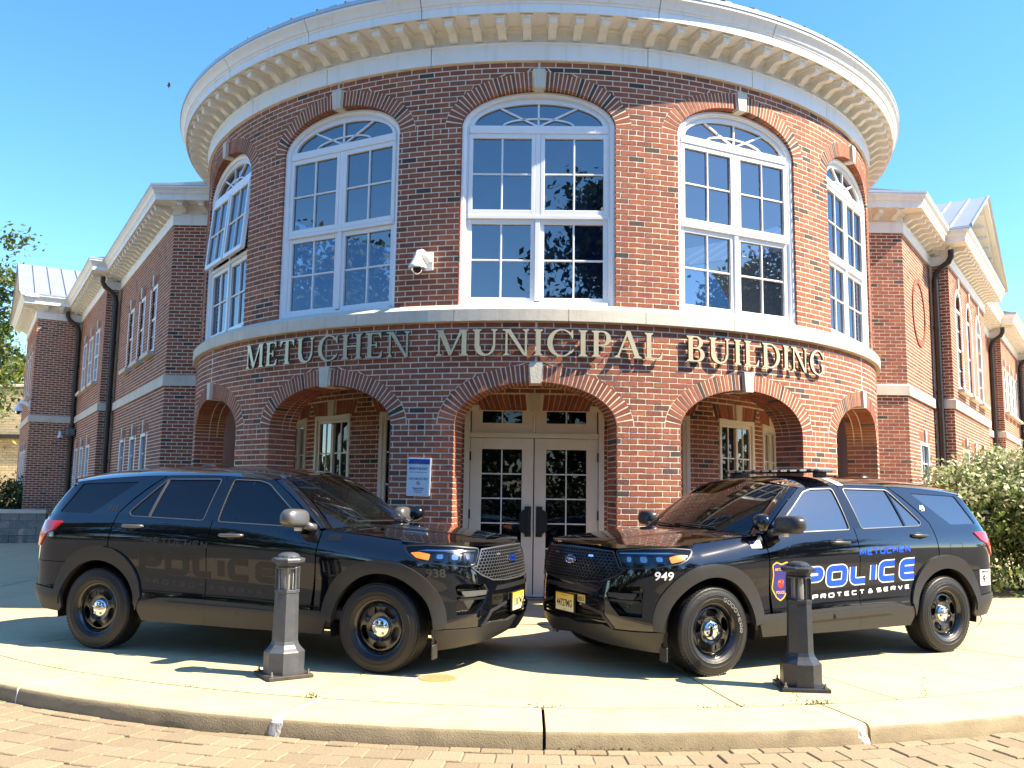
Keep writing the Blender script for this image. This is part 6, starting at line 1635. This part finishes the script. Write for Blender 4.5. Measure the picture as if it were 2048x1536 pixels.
# wall lamp on the left wing
wl_ = empty('wall_lamp', label='dark box wall lamp on the left wing beside the downspout', cat='lamp'); wl_.matrix_world = wall_M(AL, dL, nL, 11.9, .332, 3.15)
mb = MB(); mb.bbox((0, -.02, 0), (.16, .04, .2), .006); mb.build('back_box', BRONZE, parent=wl_)
mb = MB(); mb.bbox((0, -.14, .03), (.36, .22, .20), .02); mb.build('lamp_body', plain('lamp_grey', (.12, .12, .12), .5), parent=wl_)
mb = MB(); mb.bbox((0, -.16, -.078), (.28, .14, .012), .004); mb.build('lamp_diffuser', FROST, parent=wl_)

# ---- smoke-free notice
SIGNW = plain('sign_face', (.62, .72, .80), .3, var=.04, coat=.3); SIGNB = plain('sign_blue', (.02, .07, .32), .3, var=.25, scale=14, coat=.3); SIGNE = plain('sign_edge', (.80, .80, .80), .35, var=.03); SIGNT = plain('sign_text', (.03, .07, .16), .4); SIGNG = plain('sign_grey_text', (.25, .32, .40), .4)
a = RAD(-14.35)-TH0
sg = empty('wall_sign', label='small blue and white BREATHE EASY no-smoking sign on the brick pier', cat='sign')
sg.matrix_world = Matrix.Translation(dp(a, R+.012, 1.715)) @ Matrix.Rotation(TH0+a-RAD(1), 4, 'Z') @ Matrix.Rotation(RAD(1.2), 4, 'Y')
w_, h_ = .296, .452
def rr2(w, h, r): return rounded([(-w/2, -h/2), (w/2, -h/2), (w/2, h/2), (-w/2, h/2)], r)
def flat(loops, y, name, mat, th=.002, union=False):
    V, T = tri2d(loops, union=union); mb = MB(); extrude2d(mb, V, T, lambda P, q: [(p[0], y+q*th, p[1]) for p in P]); return mb.build(name, mat, parent=sg)
flat([rr2(w_, h_, .02)], -.006, 'backing', SIGNE, .010)
flat([rr2(w_-.022, h_-.022, .014)], -.0085, 'face', SIGNW, .002)
flat([[(-w_/2+.012, .150), (w_/2-.012, .150), (w_/2-.012, .208), (-w_/2+.012, .208)]], -.0105, 'blue_header', SIGNB, .0015)
for txt, h, zc, wd, mt, bo in (('BREATHE EASY', .030, .098, .245, SIGNT, .02), ('100% SMOKE FREE', .024, -.022, .245, SIGNT, .01), ('Tobacco-free', .024, -.132, .145, SIGNT, .02)):
    V, T = text_loops(txt, 1.0, bo, shear=.25 if zc > -.1 else 0); c = (V.min(0)+V.max(0))/2; V = V-c; V[:, 0] *= wd/np.ptp(V[:, 0]); V[:, 1] *= h/np.ptp(V[:, 1])
    mb = MB(); mb.add([(p[0], -.0106, zc+p[1]) for p in V], [tuple(t) for t in T]); mb.build('sign_text', mt, parent=sg)
circ = lambda r: [(r*math.cos(2*math.pi*i/28), -.074+r*math.sin(2*math.pi*i/28)) for i in range(28)]
flat([circ(.022), circ(.018)], -.0105, 'prohibition_ring', plain('sign_red', (.45, .03, .04), .4), .0015)
flat([[(-.015, -.063), (-.012, -.060), (.015, -.085), (.012, -.088)]], -.0112, 'prohibition_bar', MATS['sign_red'], .001); flat([[(-.014, -.076), (.012, -.076), (.012, -.071), (-.014, -.071)]], -.0104, 'cigarette', SIGNT, .001)
for z, wd in ((.055, .23), (-.158, .12), (-.180, .085)): flat([[(-wd/2, z-.004), (wd/2, z-.004), (wd/2, z+.004), (-wd/2, z+.004)]], -.0104, 'small_print', SIGNG, .001)

# ---- rusty utility cover
uc = MB(); uc.lathe([(0, .004), (.050, .004), (.052, .0028), (.056, .004), (.150, .004), (.160, .0015), (.165, .0)], 32, Matrix.Translation((-.62, 7.62, 0)))
o_ = uc.build('utility_cover', plain('rusty_cover', (.40, .235, .095), .95, var=.22, scale=30, bump=.6, bscale=90, stain=(.30, .15, .05), stain_scale=12, stain_amt=.8)); o_['label'] = 'round rusty utility cover set in the concrete beside the front wheel'; o_['category'] = 'cover'

# ================================================================== VEGETATION
def leaf_mat(name, stops, trans=.25):
    m, nt, bs = new_mat(name); L = nt.links
    at = node(nt, 'ShaderNodeAttribute', attribute_name='tone'); rp = node(nt, 'ShaderNodeValToRGB')
    while len(rp.color_ramp.elements) < len(stops): rp.color_ramp.elements.new(.5)
    for e, (p, c) in zip(rp.color_ramp.elements, stops): e.position = p; e.color = rgba(c)
    L.new(at.outputs['Fac'], rp.inputs['Fac']); L.new(rp.outputs[0], bs.inputs['Base Color']); bs.inputs['Roughness'].default_value = .55
    tr = node(nt, 'ShaderNodeBsdfTranslucent'); L.new(rp.outputs[0], tr.inputs[0]); mx = node(nt, 'ShaderNodeMixShader'); mx.inputs[0].default_value = trans
    L.new(bs.outputs[0], mx.inputs[1]); L.new(tr.outputs[0], mx.inputs[2]); L.new(mx.outputs[0], nt.nodes['Material Output'].inputs[0]); return m
LEAF_T = leaf_mat('tree_leaf', [(0, (.035, .07, .012)), (.5, (.06, .11, .02)), (1, (.13, .15, .03))])
LEAF_Y = leaf_mat('yellow_leaf', [(0, (.10, .15, .02)), (.5, (.20, .24, .04)), (1, (.30, .30, .06))])
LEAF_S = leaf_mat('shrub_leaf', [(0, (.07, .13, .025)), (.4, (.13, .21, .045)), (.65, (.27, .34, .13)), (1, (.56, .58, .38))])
LEAF_D = leaf_mat('dark_leaf', [(0, (.015, .035, .008)), (.5, (.03, .06, .012)), (1, (.055, .09, .02))], .15)
BARK = plain('bark', (.10, .075, .05), .95, var=.3, scale=12, bump=.6, bscale=30)
def leaves_mesh(name, C, size, mat, up_bias=.4, long=1.5, seed=1, tone_fn=None):
    g = np.random.default_rng(seed); n = len(C)
    d = g.normal(size=(n, 3)); d[:, 2] += 0; d /= np.linalg.norm(d, axis=1)[:, None]
    nrm = g.normal(size=(n, 3)); nrm[:, 2] = np.abs(nrm[:, 2])+up_bias*2; nrm -= (nrm*d).sum(1)[:, None]*d; nrm /= np.linalg.norm(nrm, axis=1)[:, None]
    b = np.cross(nrm, d); s = size*g.uniform(.6, 1.25, n)[:, None]
    P = np.stack([C-d*s*long*.5, C+b*s*.42-nrm*s*.08, C+d*s*long*.5, C-b*s*.42-nrm*s*.08], 1).reshape(-1, 3)
    me = bpy.data.meshes.new(name); me.vertices.add(len(P)); me.vertices.foreach_set('co', P.astype(np.float32).ravel())
    me.loops.add(n*4); me.loops.foreach_set('vertex_index', np.arange(n*4, dtype=np.int32)); me.polygons.add(n)
    me.polygons.foreach_set('loop_start', np.arange(0, n*4, 4, dtype=np.int32)); me.polygons.foreach_set('loop_total', np.full(n, 4, np.int32))
    t = g.uniform(0, 1, n) if tone_fn is None else tone_fn(C, g)
    at = me.attributes.new('tone', 'FLOAT', 'POINT'); at.data.foreach_set('value', np.repeat(t, 4).astype(np.float32))
    me.materials.append(mat); me.update(calc_edges=True); me.validate(); return me
def limbs(mb, rnd, base, h, r, spread, n, top):
    path = [(base[0], base[1], 0), (base[0]+rnd.uniform(-.1, .1), base[1], h*.3), (base[0]+rnd.uniform(-.2, .2), base[1]+rnd.uniform(-.2, .2), h*.6), (base[0], base[1], h*.95)]
    mb.tube(path, [r, r*.8, r*.55, r*.15], 10); tips = []
    for i in range(n):
        z0 = h*rnd.uniform(.25, .8); a = rnd.uniform(0, 2*math.pi); L = spread*(1-.5*(z0/h))*rnd.uniform(.6, 1.05)
        p0 = Vector((base[0], base[1], z0)); p2 = p0+Vector((math.cos(a)*L, math.sin(a)*L, L*rnd.uniform(.3, .8))); p1 = (p0+p2)/2+Vector((0, 0, -.1*L))
        mb.tube([p0, p1, p2], [r*.3, r*.2, r*.05], 6); tips.append((p0, p1, p2))
    return tips
def tree(name, x, y, h, spread, seed, label, group, mat=LEAF_T, nleaf=9000, size=.16, crown_lo=.28, cl=60):
    rnd = random.Random(seed); g = np.random.default_rng(seed)
    t = empty(name, (x, y, 0), label=label, cat='tree', group=group)
    mb = MB(); tips = limbs(mb, rnd, (0, 0), h, h*.022+.05, spread, 22, h); mb.build('trunk', BARK, parent=t, smooth=True)
    cen = []
    for p0, p1, p2 in tips:
        for q in (.45, .7, .95): cen.append(np.array(p0)*(1-q)+np.array(p2)*q+g.normal(size=3)*.25)
    while len(cen) < cl:
        v = g.normal(size=3); v /= np.linalg.norm(v); rr = g.uniform(.55, 1.0)
        cen.append(np.array([v[0]*spread*rr, v[1]*spread*rr, h*(crown_lo+1)/2+v[2]*h*(1-crown_lo)/2*rr*.98]))
    cen = np.array(cen); cen[:, 2] = np.clip(cen[:, 2], h*crown_lo, h*1.02)
    k = g.integers(0, len(cen), nleaf); rc = g.uniform(.5, 1.1, len(cen))*spread*.22
    v = g.normal(size=(nleaf, 3))*np.array([1, 1, .7]); C = cen[k]+v*rc[k][:, None]*.75
    o = bpy.data.objects.new('crown', leaves_mesh('crown', C, size, mat, seed=seed)); link(o, parent=t)
    return t
def tree_from(src, x, y, rz, label, s=1.0):
    t = src.copy(); col.objects.link(t); t.location = (x, y, -.1); t.rotation_euler = (0, 0, rz); t.scale = (s, s, s); t['label'] = label
    for ch in src.children:
        c = ch.copy(); col.objects.link(c); c.parent = t
    return t
tree('broadleaf_tree', -23.9, 36.5, 14.0, 3.1, 11, 'green broadleaf tree reaching into the picture beyond the left wing', 'trees beyond the left wing', LEAF_T, 13500, .17, .34, 90)
tree('broadleaf_tree', -27.5, 46, 9.0, 3.2, 12, 'yellow-green tree above the tan building at the far left', 'trees beyond the left wing', LEAF_Y, 9000, .2, .30)
# trees across the street, behind the photographer (mirrored in the glass and paint)
tA = tree('street_tree', 3.9, -15.5, 15.0, 4.0, 21, 'tall dark street tree across the road, mirrored in the middle window', 'trees across the street', LEAF_D, 20000, .26, .16, 130)
tB = tree('street_tree', -11.0, -7.5, 11.5, 4.4, 22, 'spreading street tree across the road, mirrored in the parked cars', 'trees across the street', LEAF_D, 11000, .26, .14, 100)
for i, (x, y, rz, s, src) in enumerate(((-19.5, -2.5, 1.0, 1.0, tB), (-28, .5, 2.2, .88, tA), (12.5, -9, 2.0, .75, tA), (20.5, -3.5, .4, 1.0, tB), (-4.5, -24, 3.0, .85, tB), (30, .3, 2.7, .85, tA), (11, -26, 4.0, .85, tB), (-17, -25, 5.0, .85, tA))):
    tree_from(src, x, y, rz, ['dark street tree far left across the road', 'tall street tree beside the left drive', 'dark street tree across the road to the right', 'spreading street tree far right across the road', 'street tree straight across behind the photographer', 'street tree at the right end of the street', 'street tree set back across the road to the right', 'tall street tree set back across the road to the left'][i], s)
# hedge line across the street (low, dark, continuous)
g = np.random.default_rng(5); n = 26000
hx = g.uniform(-45, 45, n); hy = -19-.012*hx**2*0+g.normal(size=n)*.5; hz_ = np.abs(g.normal(size=n))*.9+.05
mh = leaves_mesh('hedge', np.stack([hx, hy, np.minimum(hz_, 2.3)], 1), .22, LEAF_D, seed=5)
link(bpy.data.objects.new('hedge', mh), label='long clipped hedge across the street behind the photographer', kind='stuff')
n = 16000; an = g.uniform(math.pi*1.02, math.pi*1.98, n); rr_ = g.uniform(44, 52, n); zz = g.uniform(0, 1, n)**.8*(7+2.5*np.sin(an*23)+1.5*np.sin(an*51))
mw = leaves_mesh('far_trees', np.stack([rr_*np.cos(an), rr_*np.sin(an), zz], 1), .75, LEAF_D, seed=6)
link(bpy.data.objects.new('far_trees', mw), label='distant belt of dark trees beyond the street behind the photographer', kind='stuff')
n = 14000; an = g.uniform(0, math.pi, n); rr_ = g.uniform(88, 97, n); zz = g.uniform(0, 1, n)**.8*(7+2.0*np.sin(an*31)+1.3*np.sin(an*67))
mw = leaves_mesh('far_trees', np.stack([rr_*np.cos(an), rr_*np.sin(an), zz], 1), .9, LEAF_D, seed=7)
link(bpy.data.objects.new('far_trees', mw), label='distant belt of trees on the horizon beyond the building', kind='stuff')
# big variegated shrub by the right wing
def shrub(x, y, rx, ry, h, seed, label, mat, n, size, name='shrub', stems=14):
    g = np.random.default_rng(seed); rnd = random.Random(seed); s = empty(name, (x, y, 0), label=label, cat='shrub')
    mb = MB()
    for i in range(stems):
        a = rnd.uniform(0, 6.28); L = rnd.uniform(.3, .85); p = Vector((math.cos(a)*rx*L, math.sin(a)*ry*L, h*rnd.uniform(.6, .95))); mb.tube([(math.cos(a)*.1, math.sin(a)*.1, 0), p*.5+Vector((0, 0, .1)), p], [.022, .014, .005], 6)
    mb.build('stem', BARK, parent=s)
    nc = 230; cen = []
    for i in range(nc):
        v = g.normal(size=3); v /= np.linalg.norm(v); v[2] = abs(v[2])*1.0-(.6 if g.random() < .4 else 0); rr = g.uniform(.62, 1.0) if g.random() < .8 else g.uniform(.2, .6)
        cen.append((v[0]*rx*rr, v[1]*ry*rr, max(.15, h*.40+v[2]*h*.55*rr)))
    cen = np.array(cen); k = g.integers(0, nc, n); v = g.normal(size=(n, 3)); C = cen[k]+v*np.array([.17, .17, .14])*h/2.4
    C[:, 2] = np.maximum(C[:, 2], .05)
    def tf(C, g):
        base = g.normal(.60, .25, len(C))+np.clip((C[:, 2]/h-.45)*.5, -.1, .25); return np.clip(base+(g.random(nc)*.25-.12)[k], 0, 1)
    link(bpy.data.objects.new('foliage', leaves_mesh('foliage', C, size, mat, up_bias=.7, long=1.6, seed=seed, tone_fn=tf)), parent=s); return s
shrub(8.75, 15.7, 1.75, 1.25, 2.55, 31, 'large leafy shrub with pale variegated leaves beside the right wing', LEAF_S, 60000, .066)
shrub(-15.9, 26.9, 1.7, .9, 1.95, 32, 'low green shrub behind the block wall at the far left', LEAF_T, 8000, .08)
mb = MB(); mb.add([(6.9, 14.9, -.002), (7.6, 14.2, -.002), (12, 14.6, -.002), (14, 17, -.002), (9.2, 19, -.002), (7.4, 16.4, -.002)], [(0, 1, 2, 3, 4, 5)]); mb.build('planting_bed', SOIL, kind='structure')
# weeds along the kerb joint and gutter
g = np.random.default_rng(9); C = []
for a_, r_, k_, sp_, hh in ((-12.6, KI, 60, .05, .02), (14.0, KI, 120, .07, .02), (-30, KR+.02, 130, .10, .05), (-.6, KI+.0, 30, .06, .01), (12.7, KI-.02, 24, .02, .07), (20.5, KI+.01, 26, .02, .10), (-20, KI, 16, .2, .01), (2, KR+.01, 80, .35, .012), (9, KI, 30, .15, .01), (-15, KR+.01, 40, .5, .01)):
    for q in range(k_):
        p = kp(a_+math.degrees(g.normal()*sp_/r_), r_+g.normal()*.012, 0); C.append((p[0], p[1], (-.128 if r_ > KR else .002)+abs(g.normal())*hh))
link(bpy.data.objects.new('kerb_weeds', leaves_mesh('kerb_weeds', np.array(C), .009, LEAF_T, up_bias=-.2, long=2.4, seed=3)), label='small weeds and moss growing in the kerb joints', kind='stuff')

# ================================================================== FAR LEFT: BLOCK WALL, TAN BUILDING, BIRD
BLOCK = toned('split_block', [(0, (.20, .185, .165)), (.5, (.26, .24, .215)), (1, (.31, .285, .25))], .95, .8, 30, .3, 14)
p0 = np.array([-13.3, 25.4]); dv = np.array([-.955, -.297]); nv_ = np.array([.297, -.955]); Lw = 7.5
bw_ = empty('block_wall', (p0[0], p0[1], 0), label='low grey split-block garden wall with a smooth cap at the far left', cat='wall')
def BWp(t, o, z): return (dv[0]*t+nv_[0]*o, dv[1]*t+nv_[1]*o, z)
for k in range(4):
    t = -.22*(k % 2)
    while t < Lw:
        a0, a1 = max(0, t)+.004, min(Lw, t+.45)-.004
        if a1-a0 > .05:
            mb = MB(); o = random.uniform(-.008, .01); z0, z1 = k*.205+.004-.03, (k+1)*.205-.004-.03
            mb.hexa([BWp(a0, o, z0), BWp(a1, o, z0), BWp(a1, -.3, z0), BWp(a0, -.3, z0), BWp(a0, o, z1), BWp(a1, o, z1), BWp(a1, -.3, z1), BWp(a0, -.3, z1)], random.random()); mb.build('block', BLOCK, parent=bw_)
        t += .45
t = 0
while t < Lw:
    mb = MB(); mb.hexa([BWp(t+.003, .03, .79), BWp(min(Lw, t+.9)-.003, .03, .79), BWp(min(Lw, t+.9)-.003, -.33, .79), BWp(t+.003, -.33, .79), BWp(t+.003, .03, .90), BWp(min(Lw, t+.9)-.003, .03, .90), BWp(min(Lw, t+.9)-.003, -.33, .90), BWp(t+.003, -.33, .90)]); mb.build('cap_stone', STONE, parent=bw_); t += .9
TAN = toned('tan_brick', [(0, (.50, .40, .24)), (1, (.62, .50, .31))], .9, .3, 40, .12, 9)
tb = empty('tan_building', (-31, 45, 0), label='pale tan brick building with a flat dark band seen past the left wing', cat='building')
mb = MB()
for k in range(50):
    z = k*.13
    for i in range(34):
        x = -5+i*.36+(k % 2)*.18; mb.box((x, 0, z+.06), (.345, .3, .118), None, random.random())
mb.build('brickwork', TAN, parent=tb, kind='stuff')
mb = MB(); mb.box((1, .3, 3.3), (12.4, .4, 6.6)); mb.build('wall', CREAM, parent=tb)
mb = MB(); mb.bbox((1, -.2, 4.05), (12.6, .5, .22), .02); mb.build('band', BRONZE, parent=tb)
mb = MB(); mb.bbox((1, .2, 6.66), (12.8, .9, .14), .02); mb.build('coping', CREAM, parent=tb)
bird = empty('bird', (-16.69, 40, 20.55), RAD(20), label='small dark bird gliding in the blue sky', cat='bird')
mb = MB(); n = 10
mb.lathe([(0, -.11), (.018, -.08), (.03, 0), (.022, .06), (.012, .09), (0, .12)], 8, Matrix.Rotation(RAD(90), 4, 'Y')); mb.build('body', BLACKP, parent=bird, smooth=True)
for s in (-1, 1):
    mb = MB(); mb.add([(.05, 0, .01), (-.06, 0, .01), (.06, s*.16, .07), (-.03, s*.17, .07), (-.03, s*.36, .015), (-.06, s*.35, .015)], [(0, 1, 3, 2), (2, 3, 5, 4)]); mb.build('wing', BLACKP, parent=bird)
